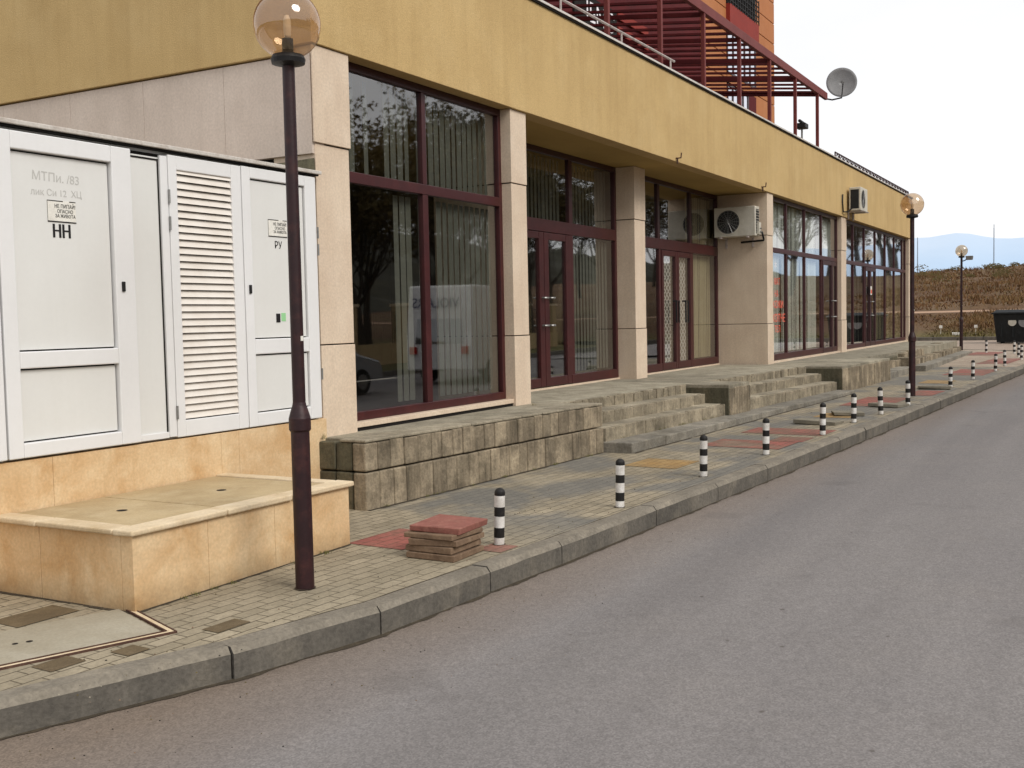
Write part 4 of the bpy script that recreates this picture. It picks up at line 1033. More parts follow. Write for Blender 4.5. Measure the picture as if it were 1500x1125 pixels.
# ================================================================ AIR CONDITIONERS
def ac_unit(label, base, facing):
    """facing 'x': fan looks to -x ; 'y': fan looks to -y.  base = centre of bottom rear edge"""
    t = thing('air_conditioner', label, 'air conditioner', base)
    w, d, h = .86, .30, .60
    def T(u, v, z):  # u along width, v outwards from wall
        if facing == 'x': return (base[0] - v, base[1] + u, base[2] + z)
        return (base[0] + u, base[1] - v, base[2] + z)
    def bx(mb, u0, u1, v0, v1, z0, z1, m):
        p = [T(u0, v0, z0), T(u1, v1, z1)]
        mb.box(min(p[0][0], p[1][0]), max(p[0][0], p[1][0]), min(p[0][1], p[1][1]), max(p[0][1], p[1][1]), p[0][2], p[1][2], m)
    mb = MB(); bx(mb, -w / 2, w / 2, .06, .06 + d, .05, .05 + h, M['ac']); mb.build('casing', t, bevel=.015)
    # fan opening and ring guard
    mb = MB(); cu = -.13 if facing == 'y' else .13; cz = .05 + h / 2; r = .235
    vf = .06 + d + .002
    ring = []
    def disc(r0, r1, v, m, n=36):
        vs = []; fs = []
        for k in range(n):
            a = 2 * pi * k / n
            for rr in (r0, r1): vs.append(T(cu + rr * cos(a), v, cz + rr * sin(a)))
        for k in range(n): j = (k + 1) % n; fs.append((2 * k, 2 * j, 2 * j + 1, 2 * k + 1))
        mb.add(vs, fs, m)
    disc(0.0, r, vf, M['ac_dark'])
    disc(r, r + .02, vf + .004, M['ac'])
    for rr in (.06, .10, .14, .18, .215): disc(rr, rr + .005, vf + .012, M['steel'])
    for k in range(8):
        a = pi * k / 8
        mb.tube([T(cu - r * cos(a), vf + .012, cz - r * sin(a)), T(cu + r * cos(a), vf + .012, cz + r * sin(a))], .003, M['steel'], 4)
    for k in range(3):
        a = 2 * pi * k / 3 + .4
        mb.quad([T(cu + .03 * cos(a), vf + .004, cz + .03 * sin(a)), T(cu + .2 * cos(a - .4), vf + .006, cz + .2 * sin(a - .4)), T(cu + .21 * cos(a + .1), vf + .004, cz + .21 * sin(a + .1))], M['gap'])
    mb.build('fan_grille', t)
    # ventilated side with dark louvre, badge, valves
    mb = MB(); bx(mb, -w / 2 - .004, -w / 2, .10, .06 + d - .05, .10, .05 + h - .06, M['ac_dark'])
    for k in range(9): bx(mb, -w / 2 - .009, -w / 2 - .0045, .10, .06 + d - .05, .12 + k * .055, .128 + k * .055, M['ac_dark' if facing == 'y' else 'ac'])
    mb.build('side_vent', t)
    mb = MB(); s = -1 if facing == 'x' else 1
    a, b = sorted((s * w / 2, s * (w / 2 + .05))); bx(mb, a, b, .12, .26, .08, .32, M['ac'])
    mb.tube([T(s * (w / 2 + .03), .2, .13), T(s * (w / 2 + .09), .2, .13)], .018, M['steel'], 8); mb.tube([T(s * (w / 2 + .03), .2, .2), T(s * (w / 2 + .09), .2, .2)], .014, M['steel'], 8)
    mb.build('valve_cover', t, bevel=.004)
    mb = MB()
    for u in (-.28, .28):
        bx(mb, u - .02, u + .02, 0.002, .42, .02, .048, M['rail']); bx(mb, u - .02, u + .02, 0.002, .03, -.16, .05, M['rail'])
    mb.build('bracket', t)
    mb = MB()
    if facing == 'y':
        pts = [T(-w / 2 - .02, .14, .12), T(-w / 2 - .28, .10, .0), T(-w / 2 - .55, .03, -.02), T(-w / 2 - .62, .03, .22), T(-w / 2 - .60, .03, .42)]
    else:
        pts = [T(s * (w / 2 + .09), .2, .13), T(s * (w / 2 + .1), .12, .0), T(s * (w / 2 + .08), .02, -.03), T(s * (w / 2 - .4), .015, -.05)]
    mb.tube(pts, .02, M['black'], 8); mb.build('pipe', t, smooth=True)
    return t
ac_unit('cream air conditioner hung on the side of the recessed entrance pillar', (22.055, 6.83, 3.18), 'x')
a2 = ac_unit('cream air conditioner mounted high on the ochre fascia near the far end', (29.75, YF - .036, 4.24), 'y')
# ================================================================ PERGOLA
per = thing('pergola', 'dark red timber pergola with dense slats on the roof terrace', 'pergola', (22, 8, 5.2))
PY = 6.45
for k in range(7):
    x = 14.62 + 2.085 * k + .0
    mb = MB(); mb.box(x - .035, x + .035, PY - .035, PY + .035, 5.2, 6.96, M['red_beam']); mb.build('post', per, bevel=.006)
x = 27.9; 
for k in range(7):
    pass
def slz(y): return 6.98 + .117 * (y - PY)
mb = MB(); mb.box(9.0, 28.02, PY - .045, PY + .03, 6.95, 7.12, M['red_beam']); mb.build('front_beam', per, bevel=.006)
for k in range(8):
    x = 12.55 + 2.085 * k
    mb = MB(); mb.hexa([(x - .03, PY + .03, 6.9), (x + .03, PY + .03, 6.9), (x + .03, 9.98, slz(9.98) - .08), (x - .03, 9.98, slz(9.98) - .08)],
                       [(x - .03, PY + .03, 6.975), (x + .03, PY + .03, 6.975), (x + .03, 9.98, slz(9.98) - .005), (x - .03, 9.98, slz(9.98) - .005)], M['red_wood']); mb.build('rafter', per)
mb = MB(); x = 9.2
while x < 28.0:
    mb.hexa([(x - .045, PY + .031, slz(PY)), (x + .045, PY + .031, slz(PY)), (x + .045, 9.98, slz(9.98)), (x - .045, 9.98, slz(9.98))],
            [(x - .045, PY + .031, slz(PY) + .04), (x + .045, PY + .031, slz(PY) + .04), (x + .045, 9.98, slz(9.98) + .04), (x - .045, 9.98, slz(9.98) + .04)], M['red_wood']); x += .5 if x > 17 else .36
mb.build('slats', per)

# ================================================================ APARTMENT TOWER BEHIND
tow = thing('apartment_tower', 'orange panelled apartment tower with red lower floor rising behind the pergola', 'building', (24, 12, 5.2))
TY = 10.0
mb = MB()
mb.box(8.2, 29.0, TY, 18, 5.2, 8.4, M['redwall'])
mb.build('lower_floor_wall', tow)
mb = MB()
z = 5.2; 
while z < 16.5:
    h = .66
    for a, b in ((29.0, 31.15), (34.05, 36.2)):
        mb.box(a, b, TY, 18, z + .012, z + h - .012, M['orange'])
    if z > 11.1 or z < 7.9: mb.box(31.15, 34.05, TY, 18, z + .012, z + h - .012, M['orange']) if not (7.0 < z < 7.9) and z > 11.5 else None
    z += h
mb.box(29.02, 36.18, TY + .03, 17.9, 5.2, 16.5, M['gap'])
mb.box(8.2, 28.98, TY + .03, 18, 8.4, 16.5, M['redwall'])
mb.build('wall', tow, bevel=.006)
# lower wall bay with bright red boards and sign
for k in range(5):
    mb = MB(); mb.box(23.2, 25.0, TY - .05, TY - .002, 8.55 - k * .34 - .18, 8.55 - k * .34, M['redbright']); mb.build('red_board', tow)
for k in range(3):
    mb = MB(); mb.box(19.2, 20.6, TY - .05, TY - .002, 7.6 - k * .4 - .2, 7.6 - k * .4, M['redbright']); mb.build('red_board', tow)
text('sign_lettering', 'IENС', .62, M['whitetext'], tow, (22.2, TY - .06, 8.15), RX, sx=1.1)
mb = MB()
mb.box(20.9, 23.1, TY - .05, TY - .004, 7.8, 8.5, M['gap']); mb.build('sign_panel', tow)
# windows: tall strip (recess) x 31.15-34.05
def twin(x0, x1, z0, z1, nx, label=None, curtains=True):
    mb = MB(); mb.box(x0, x1, TY - .03, TY + .02, z0, z0 + .06, M['frame_dark']); mb.box(x0, x1, TY - .03, TY + .02, z1 - .06, z1, M['frame_dark'])
    for k in range(nx + 1):
        x = x0 + (x1 - x0) * k / nx; mb.box(x - .035, x + .035, TY - .028, TY + .018, z0 + .06, z1 - .06, M['frame_dark'])
    w = mb.build('window', tow)
    p = MB(); p.box(x0 + .03, x1 - .03, TY - .005, TY + .015, z0 + .05, z1 - .05, M['winsky'] if R() < 2 else 0); p.build('pane', w)
M['winsky'] = NT('reflective_tower_pane').done(rgb(220, 222, 232), 0.03, 0.9)
twin(31.2, 34.0, 8.65, 9.95, 5)
twin(31.2, 33.2, 5.9, 8.35, 4)
twin(30.2, 31.0, 5.3, 7.3, 1)
mb = MB(); mb.box(31.16, 34.04, TY - .02, TY + .02, 8.40, 8.64, M['orange']); mb.box(33.25, 34.04, TY - .02, TY + .02, 5.2, 8.395, M['redwall']); mb.build('spandrel', tow)
# balcony with red slab and dark railing
mb = MB(); mb.box(31.15, 34.05, TY - .12, TY + .02, 9.97, 10.62, M['redbright']); mb.build('balcony_front', tow)
mb = MB()
for z in (10.7, 10.85, 11.0, 11.15, 11.3): mb.tube([(31.15, TY - .12, z), (34.05, TY - .12, z)], .02, M['black'], 6)
for k in range(13): x = 31.15 + 2.9 * k / 12; mb.tube([(x, TY - .12, 10.6), (x, TY - .12, 11.35)], .018, M['black'], 6)
mb.box(31.15, 34.05, TY - .02, TY + .03, 10.62, 13.0, M['gap']); mb.build('balcony_railing', tow)
# small terrace railing in front of the tower
mb = MB()
mb.tube([(26.2, 8.4, 6.15), (29.5, 8.4, 6.15)], .025, M['rail'], 6)
for k in range(4): mb.tube([(26.2 + 1.1 * k, 8.4, 5.2), (26.2 + 1.1 * k, 8.4, 6.15)], .03, M['frame_dark'], 6)
o = mb.build('terrace_railing'); tag(o, 'short dark railing on the roof terrace in front of the orange wall', 'railing')
# roof terrace furniture glimpsed under the pergola
for i, (x, y, rz, lb) in enumerate([(14.6, 7.4, .2, 'white plastic table nearest on the roof terrace behind the handrail'), (16.4, 7.7, -.3, 'white plastic table farther along the roof terrace under the pergola')]):
    t = thing('terrace_table', lb, 'table', (x, y, 5.2), 'white tables on the roof terrace')
    mb = MB(); mb.box(x - .4, x + .4, y - .4, y + .4, 5.93, 5.97, M['white_paint']); mb.build('tabletop', t, bevel=.01)
    for dx in (-.34, .34):
        for dy in (-.34, .34):
            mb = MB(); mb.tube([(x + dx, y + dy, 5.2), (x + dx, y + dy, 5.93)], .02, M['white_paint'], 8); mb.build('leg', t)
# roof vent post seen beyond the pergola
t = thing('roof_vent', 'small dark capped vent post on the flat roof beyond the pergola', 'roof vent', (33.4, 8.4, 5.2))
mb = MB(); mb.tube([(33.4, 8.4, 5.2), (33.4, 8.4, 7.2)], .03, M['steel'], 8); mb.build('post', t)
mb = MB(); mb.box(33.2, 33.6, 8.25, 8.55, 7.2, 7.35, M['black']); mb.tube([(33.1, 8.4, 7.4), (33.7, 8.4, 7.38)], .05, M['black'], 8); mb.build('cap', t, bevel=.02)

# ================================================================ SATELLITE DISH
dsh = thing('satellite_dish', 'grey satellite dish on an arm at the right end of the pergola', 'satellite dish', (28.9, 6.35, 7.0))
ctr = Vector((29.0, 6.28, 7.52)); nrm = Vector((-.93, -.30, .12)).normalized()
aa = nrm.cross(Vector((0, 0, 1))).normalized(); bb = aa.cross(nrm)
mb = MB(); vs = []; fs = []; n = 40; rr = [0, .08, .16, .24, .32, .38]
for r_ in rr:
    for k in range(n):
        a_ = 2 * pi * k / n; vs.append((ctr + aa * r_ * cos(a_) + bb * r_ * sin(a_) + nrm * (r_ * r_ * .55))[:])
for i in range(len(rr) - 1):
    for k in range(n): fs.append((i * n + k, i * n + (k + 1) % n, (i + 1) * n + (k + 1) % n, (i + 1) * n + k))
mb.add(vs, fs, M['dish']); o = mb.build('reflector', dsh, smooth=True); o.modifiers.new('s', 'SOLIDIFY').thickness = .01
mb = MB(); low = ctr - bb * .38
mb.tube([(27.98, 6.45, 6.98), (28.5, 6.4, 7.03), low[:]], .02, M['black'], 8)
mb.tube([low[:], (ctr + nrm * .42 - bb * .12)[:]], .013, M['black'], 8)
mb.tube([(ctr + nrm * .42 - bb * .12)[:], (ctr + nrm * .34 - bb * .10)[:]], .03, M['steel'], 10); mb.build('arm', dsh)

# ================================================================ DUMPSTER
dm = thing('waste_container', 'black wheeled waste container at the far side of the side street', 'waste container', (46.9, 3.5, .3))
bx0, bx1, by0, by1, bz = 46.6, 47.9, 2.05, 4.30, .36
mb = MB()
mb.hexa([(bx0 + .18, by0 + .12, bz), (bx1 - .12, by0 + .12, bz), (bx1 - .12, by1 - .12, bz), (bx0 + .18, by1 - .12, bz)],
        [(bx0, by0, bz + 1.1), (bx1, by0, bz + 1.1), (bx1, by1, bz + 1.1), (bx0, by1, bz + 1.1)], M['bin'])
for k in range(5): y = by0 + .35 + k * .4; mb.box(bx0 + .06, bx0 + .1, y - .03, y + .03, bz + .2, bz + .9, M['bin'])
mb.build('body', dm, bevel=.03)
mb = MB(); mb.box(bx0 - .06, bx1 + .05, by0 - .05, by1 + .06, bz + 1.1, bz + 1.17, M['bin'])
mb.hexa([(bx0, by0, bz + 1.17), (bx1, by0, bz + 1.17), (bx1, by1, bz + 1.17), (bx0, by1, bz + 1.17)], [(bx0 + .2, by0 + .1, bz + 1.27), (bx1 - .2, by0 + .1, bz + 1.27), (bx1 - .2, by1 - .1, bz + 1.27), (bx0 + .2, by1 - .1, bz + 1.27)], M['bin'])
mb.build('lid', dm, bevel=.02)
for x in (bx0 + .28, bx1 - .25):
    for y in (by0 + .3, by1 - .3):
        mb = MB(); mb.tube([(x, y - .04, bz - .03), (x, y + .04, bz - .03)], .09, M['tyre'], 16); mb.build('wheel', dm)
mb = MB()
mb.lathe([(0, 0), (.13, 0)], M['sticker'], 20, (0, 0, 0)); mb2 = MB()
for (y, r_, mm) in ((3.62, .15, M['ac']), (3.20, .20, M['dish'])):
    vs = [(bx0 + .045 - .0, y + r_ * cos(2 * pi * k / 20), bz + .78 + r_ * sin(2 * pi * k / 20)) for k in range(20)]; vs = [(x - .005, y_, z_) for x, y_, z_ in vs]; mb2.quad(vs, mm)
mb2.box(bx0 + .0, bx0 + .035, 2.30, 2.52, bz + .62, bz + .98, M['sticker']); mb2.build('stickers', dm)

# ================================================================ FAR CAR ON THE BANK
def car(name, label, cx, cy, cz, heading, paint, L=4.2, Wc=1.72, H=1.45, cat='car', van=False, group=None):
    t = thing(name, label, cat, (cx, cy, cz)); t.rotation_euler[2] = 0
    ch, sh = cos(heading), sin(heading)
    def T(u, v, z): return (cx + u * ch - v * sh, cy + u * sh + v * ch, cz + z)
    # body side profile (u forward)
    if van:
        prof = [(-L / 2, .35), (-L / 2 - .03, 1.0), (-L / 2 + .05, H), (L * .22, H), (L * .36, 1.35), (L / 2 - .05, 1.1), (L / 2, .7), (L / 2, .35)]
    else:
        prof = [(-L / 2, .35), (-L / 2 - .02, .75), (-L / 2 + .12, .98), (-L * .32, H - .04), (-.1, H), (L * .16, H - .08), (L * .30, .96), (L / 2 - .12, .80), (L / 2, .6), (L / 2, .35)]
    mb = MB(); n = len(prof); hw = Wc / 2
    def ins(z): return hw * (1.0 if z < .95 else 1 - .16 * (z - .95) / (H - .95)) if not van else hw * (1 if z < 1.1 else .97)
    vs = [T(u, -ins(z), z) for u, z in prof] + [T(u, ins(z), z) for u, z in prof]
    fs = [tuple(range(n))[::-1] if True else None, tuple(range(n, 2 * n))]
    for i in range(n): j = (i + 1) % n; fs.append((i, j, n + j, n + i))
    mb.add(vs, fs, paint); mb.build('body', t, bevel=.05, seg=3)
    def wedge(pts, name='window'):
        w = MB(); w.quad([T(*p) for p in pts], M['dark_pane']); w.build(name, t)
    if van:
        wedge([(-L / 2 - .045, -.7, 1.05), (-L / 2 - .045, .7, 1.05), (-L / 2 - .01, .66, 1.7), (-L / 2 - .01, -.66, 1.7)], 'rear_window')
        for s in (-1, 1): wedge([(L * .05, s * (hw + .004), 1.2), (L * .33, s * (hw + .004), 1.2), (L * .22, s * (hw * .985), H - .25), (L * .05, s * (hw * .985), H - .25)], 'side_window')
    else:
        for s in (-1, 1):
            w1, w2 = ins(1.0) + .008, ins(H - .1) + .006
            wedge([(-L * .28, s * w1, 1.0), (.0, s * w1, 1.0), (.0, s * w2, H - .1), (-L * .24, s * w2, H - .1)], 'side_window')
            wedge([(.06, s * w1, 1.0), (L * .25, s * w1, 1.0), (L * .13, s * w2, H - .12), (.06, s * w2, H - .1)], 'side_window')
        wedge([(L * .18, -.6, H - .1), (L * .18, .6, H - .1), (L * .295, .66, 1.0), (L * .295, -.66, 1.0)], 'windscreen')
        wedge([(-L * .33, -.58, H - .09), (-L * .33, .58, H - .09), (-L / 2 + .1, .64, 1.01), (-L / 2 + .1, -.64, 1.01)], 'rear_window')
    for u in (-L * .31, L * .31):
        for s in (-1, 1):
            w = MB(); w.tube([T(u, s * (hw - .16), .31), T(u, s * (hw + .01), .31)], .31, M['tyre'], 24); wo = w.build('wheel', t, bevel=.02)
            w = MB(); w.tube([T(u, s * (hw), .31), T(u, s * (hw + .02), .31)], .19, M['steel'], 18); w.build('rim', wo)
    for s in (-1, 1):
        w = MB(); a = T(-L / 2 - .03, s * (hw - .22), .78); w.box(a[0] - .05, a[0] + .05, a[1] - .1, a[1] + .1, a[2], a[2] + .2, M['lampred']); w.build('tail_lamp', t, bevel=.01)
    return t
car('parked_car', 'dark car parked on top of the grassy bank at the right edge', 118.0, 7.4, bank_z(118, 7.4) - .1, radians(80), M['darkcar'])
# vehicles parked on the opposite side of the road, seen mirrored in the shop windows
van = car('parked_van', 'white van parked along the road, mirrored in the first shop window', 26.6, -2.6, G(26) - .14, radians(-2), M['vanpaint'], 5.0, 1.95, 2.55, 'van', True)
text('lettering', 'VIOLARS', .36, M['bluetext'], van, (26.6 - 2.5 - .05, -2.6, G(26) + 1.95), (radians(90), 0, radians(-92)), extrude=.003)
car('parked_car', 'silver car parked along the road, mirrored low in the first shop window', 19.4, -3.4, G(19) - .14, radians(2), M['carpaint'])

# boundary wall with piers across the road
bw = thing('boundary_wall', 'beige boundary wall with piers and iron fence across the road', 'wall', (20, -9.5, 0))
mb = MB(); mb.hexa([(-10, -9.6, -.3), (48, -9.6, 0), (48, -9.4, 0), (-10, -9.4, -.3)], [(-10, -9.6, .7), (48, -9.6, 1.0), (48, -9.4, 1.0), (-10, -9.4, .7)], M['wallbeige']); mb.build('wall', bw)
for k in range(20):
    x = -9.5 + 3 * k; mb = MB(); mb.box(x - .2, x + .2, -9.7, -9.3, G(x) - .1, G(x) + 2.0, M['wallbeige']); mb.box(x - .25, x + .25, -9.75, -9.25, G(x) + 2.0, G(x) + 2.1, M['cap']); mb.build('pier', bw)
mb = MB(); x = -9.0
while x < 47.5:
    mb.tube([(x, -9.5, G(x) + .7), (x, -9.5, G(x) + 1.85)], .014, M['black'], 4, caps=False); x += .14
mb.build('fence_bars', bw)

# ================================================================ TREES ACROSS THE ROAD (mirrored in the glass)
def tree_meshes(seed, H=10.0):
    rnd = random.Random(seed); mb = MB(); lf = MB()
    def branch(p, d, L, r, depth):
        segs = 3 if depth < 3 else 2; pts = [p]; rads = [r]; q = Vector(p); dd = Vector(d)
        for i in range(segs):
            dd = (dd + Vector((rnd.uniform(-.18, .18), rnd.uniform(-.18, .18), rnd.uniform(-.02, .16)))).normalized()
            q = q + dd * (L / segs); pts.append(q.copy()); rads.append(r * (1 - .45 * (i + 1) / segs))
        mb.tube([x[:] for x in pts], rads, M['bark'], 6 if depth < 2 else 3, caps=False)
        if depth >= 5 or r < .006:
            for k in range(7):
                c = pts[-1] + Vector((rnd.uniform(-.28, .28), rnd.uniform(-.28, .28), rnd.uniform(-.25, .25))); s = rnd.uniform(.04, .09)
                a = Vector((rnd.uniform(-1, 1), rnd.uniform(-1, 1), rnd.uniform(-1, 1))).normalized() * s; b = Vector((rnd.uniform(-1, 1), rnd.uniform(-1, 1), rnd.uniform(-1, 1))).normalized() * s
                lf.add([(c - a)[:], (c - b)[:], (c + a)[:], (c + b)[:]], [(0, 1, 2, 3)], M['leaf'])
            return
        n = 3 if depth < 4 else 3
        for k in range(n + (1 if depth == 0 else 0)):
            ti = rnd.choice([1, 2, len(pts) - 1]) if depth else rnd.choice([2, 3]); base = pts[min(ti, len(pts) - 1)]
            ax = Vector((rnd.uniform(-1, 1), rnd.uniform(-1, 1), rnd.uniform(-.1, .9))).normalized()
            nd = (dd * .75 + ax * .85).normalized()
            branch(base, nd, L * rnd.uniform(.62, .8), rads[min(ti, len(pts) - 1)] * rnd.uniform(.55, .72), depth + 1)
        branch(pts[-1], dd, L * .72, rads[-1] * .85, depth + 1)
    branch(Vector((0, 0, -.2)), (0, 0, 1), H * .27, .17, 0)
    return mb, lf
protos = []
for s in (3, 8):
    a, b = tree_meshes(s); r_ = bpy.data.objects.new('bare_tree', None); COL.objects.link(r_)
    tr = a.build('trunk', None); cr = b.build('crown', None); tr.parent = r_; cr.parent = r_; protos.append(r_)
spots = [(25, -12), (29, -13.5), (33, -11.5), (37, -14), (41, -12), (45, -15), (50, -12), (56, -14), (62, -12.5), (69, -14), (77, -13), (86, -15), (97, -13), (22, -16), (27, -18), (32, -19), (37, -18), (43, -20), (49, -19), (57, -20),
         (66, -19), (76, -21), (88, -20), (104, -9), (112, -12), (120, -7), (128, -14), (138, -9), (18, -13), (14, -16), (72, -6), (80, -8), (88, -5), (95, -9), (102, -5), (110, -7), (118, -5), (92, -14)]
for i, (x, y) in enumerate(spots):
    p = protos[i % 2]
    if i < 2: o = p
    else:
        o = p.copy(); COL.objects.link(o)
        for ch in list(p.children):
            c = ch.copy(); COL.objects.link(c); c.parent = o
    s = U(1.15, 1.5); o.location = (x, y, G(x) if x < 50 else bank_z(x, y)); o.scale = (s, s, s * U(.9, 1.1)); o.rotation_euler = (0, 0, U(0, 6.28))
    tag(o, 'nearly bare tree with dry brown leaves across the road', 'tree', 'bare trees across the road')

# unseen wooded rise, added to close bright sky gaps in the window reflections
mb = MB(); vs = []; nx_, ny_ = 70, 8
for j in range(ny_):
    for i in range(nx_):
        x = -60 + 4.6 * i; y = -26 - 8 * j; z = min(j, 4) / 4 * 11 * (1 + .25 * MN.noise(Vector((x * .05, y * .05, 0)))) + MN.noise(Vector((x * .3, y * .3, 2))) * 1.5
        vs.append((x, y, z if j else -.5))
mb.add(vs, [(j * nx_ + i, j * nx_ + i + 1, (j + 1) * nx_ + i + 1, (j + 1) * nx_ + i)[::-1] for j in range(ny_ - 1) for i in range(nx_ - 1)], M['woods'])
struct(mb.build('added_hill_backdrop'))

# ================================================================ MASTS, MARKER POSTS, LITTER
def mast(label, t_, elev, D_, r_, arms=False):
    x = D_; y = t_ * D_; z0 = 3.0; z1 = 1.65 + elev * D_
    t = thing('mast', label, 'mast', (x, y, z0))
    mb = MB(); mb.tube([(x, y, z0), (x, y, z1)], [r_, r_ * .6], M['mast'], 8); mb.build('pole', t)
    mb = MB(); mb.tube([(x, y, z1), (x, y, z1 + .5)], .05, M['mast'], 6); mb.build('tip', t)
mast('pale thin mast on the horizon just right of the building end', .1525, .0600, 150, .09)
mast('taller thin mast on the horizon above the waste container', .0919, .068, 170, .10)
for i, (x, y, z, lb) in enumerate([(50.6, 6.76, .9, 'small white marker stake on the bank left of the far lamp'), (50.6, 5.35, .9, 'small white marker stake on the bank right of the far lamp')]):
    mb = MB(); b = bank_z(x, y); mb.tube([(x, y, b - .05), (x + .02, y, b + .28)], .015, M['ac'], 6); mb.box(x - .05, x + .05, y - .06, y + .06, b + .28, b + .4, M['sticker'])
    tag(mb.build('marker_stake'), lb, 'stake', 'marker stakes on the bank')
mb = MB(); mb.box(50.5, 50.62, 6.0, 6.28, bank_z(50.5, 6.1), bank_z(50.5, 6.1) + .1, M['sticker'], .02); tag(mb.build('white_litter'), 'scrap of white litter on the bank behind the far lamp', 'litter')
# fallen leaves, gravel crumbs
mb = MB()
def crumb(x, y, z, s, m):
    a_ = U(0, 6.28); pts = [(x + s * cos(a_ + k * 1.57) * U(.6, 1), y + s * sin(a_ + k * 1.57) * U(.6, 1), z) for k in range(4)]
    mb.add(pts + [(x, y, z + s * .7)], [(0, 1, 4), (1, 2, 4), (2, 3, 4), (3, 0, 4)], m)
for k in range(420):
    x = 3 + 26 * R() ** 1.6; d = abs(random.gauss(0, .5)); kyv = 3.98 - .0625 * x + (0.35 * max(0, 5 - x))
    y = kyv - .03 - d; crumb(x, y, G(x) - .164, U(.002, .007), random.choice([M['slab_brown'], M['gap'], M['leaf'], M['kerb_top']]))
for k in range(500):
    x = 3.2 + 22 * R() ** 1.4; y = U(3.75, 5.1) - .0625 * (x - 5)
    crumb(x, y, G(x) + .001, U(.003, .009), random.choice([M['leaf'], M['gap'], M['lid'], M['slab_brown']]))
o = mb.build('fallen_leaves_and_grit'); tag(o, 'scattered dry leaves and grit on road and pavement', 'debris'); o['kind'] = 'stuff'
mb = MB()  # contact shade painted as grimy strips and rings where things meet the ground
def contact_shade_line(fx, x0, x1, z=.0045, w=.03, out=-1, st=.06):
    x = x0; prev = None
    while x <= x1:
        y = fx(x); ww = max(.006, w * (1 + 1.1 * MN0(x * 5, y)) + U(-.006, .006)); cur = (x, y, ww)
        if prev: mb.quad([(prev[0], prev[1] + out * prev[2], G(prev[0]) + z), (x, y + out * ww, G(x) + z), (x, y + .03, G(x) + z), (prev[0], prev[1] + .03, G(prev[0]) + z)], M['dirt_shade'])
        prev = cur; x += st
contact_shade_line(lambda x: BY0, BX0 - .01, BX1, w=.022)
contact_shade_line(rf, 7.62, 11.85, w=.03)
contact_shade_line(lambda x: ky(4.99, x), 11.9, 21.3, w=.025, z=.0055)
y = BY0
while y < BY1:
    w_ = max(.006, .02 + .02 * MN0(y * 6, 2)); mb.quad([(BX0 - w_, y, G(BX0) + .0045), (BX0 + .02, y, G(BX0) + .0045), (BX0 + .02, y + .06, G(BX0) + .0045), (BX0 - w_, y + .06, G(BX0) + .0045)], M['dirt_shade']); y += .06
def contact_shade_ring(x, y, r, z=.0065):
    n = 22; pts = [(x + r * (1.12 + .22 * MN0(k * .9, x)) * cos(2 * pi * k / n), y + r * (1.12 + .22 * MN0(k * .9, x)) * sin(2 * pi * k / n), G(x) + z) for k in range(n)]; mb.quad(pts, M['dirt_shade'])
for x, y in ((5.262, 4.437), (20.924, 3.283)): contact_shade_ring(x, y, .060)
for x, y, _ in bp[:12]: contact_shade_ring(x, y, .041 * U(1, 1.15))
o = mb.build('contact_shade'); tag(o, 'dark grime laid as contact shade at the foot of walls, poles and bollards', 'dirt_shade'); o['kind'] = 'stuff'
# weeds between terrace blocks and at the wall foot
mb = MB()
def tuft(x, y, z, s, n=14):
    for k in range(n):
        a_ = U(0, 6.28); l_ = s * U(.4, 1); w = .003
        bx_, by_ = x + U(-.03, .03), y + U(-.03, .03)
        mb.add([(bx_ - w, by_, z), (bx_ + w, by_, z), (bx_ + l_ * .5 * cos(a_), by_ + l_ * .5 * sin(a_), z + l_)], [(0, 1, 2)], M['grass'])
for x, y, z, s in [(7.66, 6.2, .62, .07), (11.5, 6.1, .62, .05)] + [(U(4.5, 6.4), 4.965, 0, .03) for _ in range(8)] + [(U(7.7, 11.8), 0, -1, .04) for _ in range(16)] + [(U(12, 16), 0, -2, .04) for _ in range(14)]:
    if z == -1: y, z = rf(x) - .01, G(x)
    elif z == -2: y, z = ky(5.35, x) - .01, .17
    elif z == 0: z = G(x)
    tuft(x, y, z, s)
o = mb.build('weeds'); tag(o, 'small dry weeds at the foot of walls and steps', 'weeds'); o['kind'] = 'stuff'

# ================================================================ WORLD, SUN, CAMERA
w = bpy.data.worlds.new('World'); scn.world = w; w.use_nodes = True
nt = w.node_tree; nt.nodes.clear()
out = nt.nodes.new('ShaderNodeOutputWorld'); bg = nt.nodes.new('ShaderNodeBackground')
sky = nt.nodes.new('ShaderNodeTexSky'); sky.sky_type = 'NISHITA'; sky.sun_disc = False
SUN_EL, SUN_AZ = radians(42), radians(-102)     # azimuth measured from +x towards +y
sky.sun_elevation = SUN_EL; sky.sun_rotation = radians(90) - SUN_AZ
sky.air_density = 1.0; sky.dust_density = 3.0
tc = nt.nodes.new('ShaderNodeTexCoord'); mp = nt.nodes.new('ShaderNodeMapping'); mp.inputs['Scale'].default_value = (1, 1, 2.6)
nz = nt.nodes.new('ShaderNodeTexNoise'); nz.inputs['Scale'].default_value = 1.7; nz.inputs['Detail'].default_value = 7; nz.inputs['Roughness'].default_value = .55
nt.links.new(tc.outputs['Generated'], mp.inputs[0]); nt.links.new(mp.outputs[0], nz.inputs['Vector'])
cr = nt.nodes.new('ShaderNodeValToRGB'); cr.color_ramp.elements[0].position = .32; cr.color_ramp.elements[1].position = .62
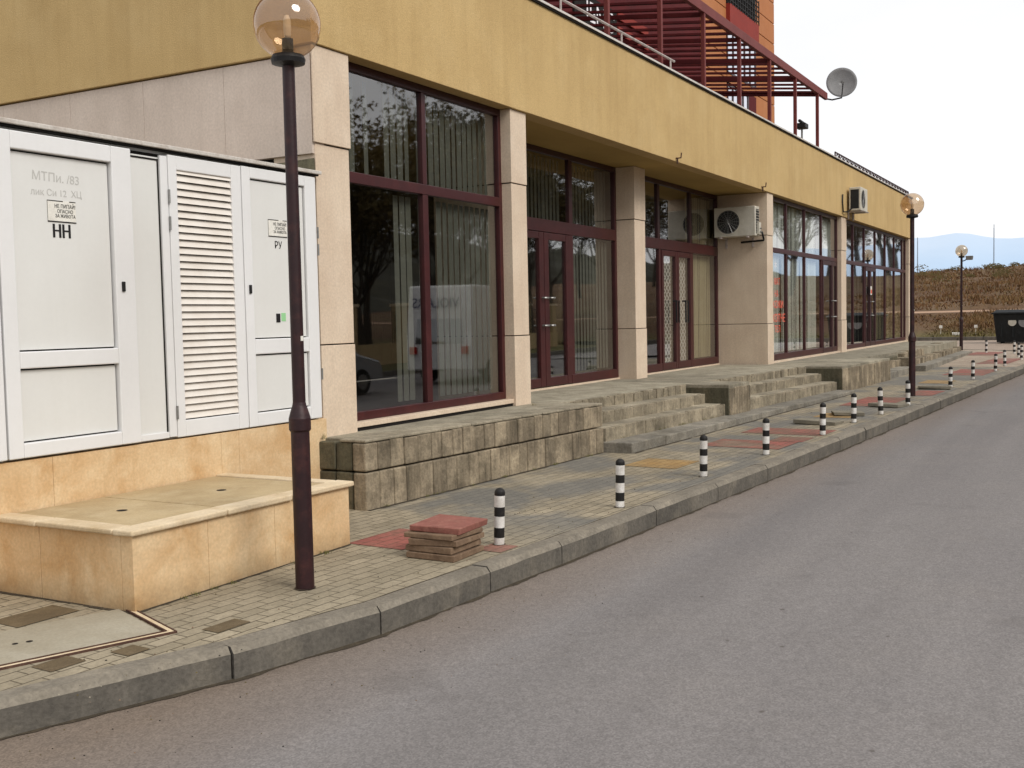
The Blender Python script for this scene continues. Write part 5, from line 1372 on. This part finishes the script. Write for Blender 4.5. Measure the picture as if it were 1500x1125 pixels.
cr.color_ramp.elements[0].color = (9.9, 9.95, 10.2, 1); cr.color_ramp.elements[1].color = (11.0, 11.0, 11.1, 1)
nt.links.new(nz.outputs['Fac'], cr.inputs[0])
mx = nt.nodes.new('ShaderNodeMix'); mx.data_type = 'RGBA'; mx.inputs[0].default_value = .93
ins = [i for i in mx.inputs if i.type == 'RGBA']
nt.links.new(sky.outputs[0], ins[0]); nt.links.new(cr.outputs[0], ins[1])
nt.links.new([o for o in mx.outputs if o.type == 'RGBA'][0], bg.inputs[0]); bg.inputs[1].default_value = .1
nt.links.new(bg.outputs[0], out.inputs[0])
sl = bpy.data.lights.new('Sun', 'SUN'); sl.energy = 2.2; sl.angle = radians(24); sl.color = (1, .95, .88)
so = bpy.data.objects.new('Sun', sl); COL.objects.link(so)
sd = Vector((cos(SUN_EL) * cos(SUN_AZ), cos(SUN_EL) * sin(SUN_AZ), sin(SUN_EL)))
so.rotation_euler = sd.to_track_quat('Z', 'Y').to_euler(); so.location = (0, -20, 30)

from mathutils import Matrix
yaw, pitch, roll = radians(29.07), radians(3.385), radians(-1.183)
fw = Vector((cos(yaw) * cos(pitch), sin(yaw) * cos(pitch), -sin(pitch)))
rt = Vector((sin(yaw), -cos(yaw), 0)); up = rt.cross(fw)
r2 = rt * cos(roll) + up * sin(roll); u2 = up * cos(roll) - rt * sin(roll)
cam = bpy.data.cameras.new('Camera'); co = bpy.data.objects.new('Camera', cam); COL.objects.link(co)
m3 = Matrix((r2, u2, -fw)).transposed()
co.matrix_world = Matrix.Translation((0, 0, 1.65)) @ m3.to_4x4()
cam.sensor_width = 36; cam.lens = 36 * 1600 / 1500; cam.clip_start = .05; cam.clip_end = 20000
scn.camera = co
scn.view_settings.view_transform = 'Standard'; scn.view_settings.look = 'None'; scn.view_settings.exposure = 0; scn.view_settings.gamma = 1
scn.render.engine = 'CYCLES'; scn.cycles.use_denoising = True
scn.cycles.max_bounces = 8; scn.cycles.transparent_max_bounces = 12; scn.cycles.caustics_reflective = False; scn.cycles.caustics_refractive = False
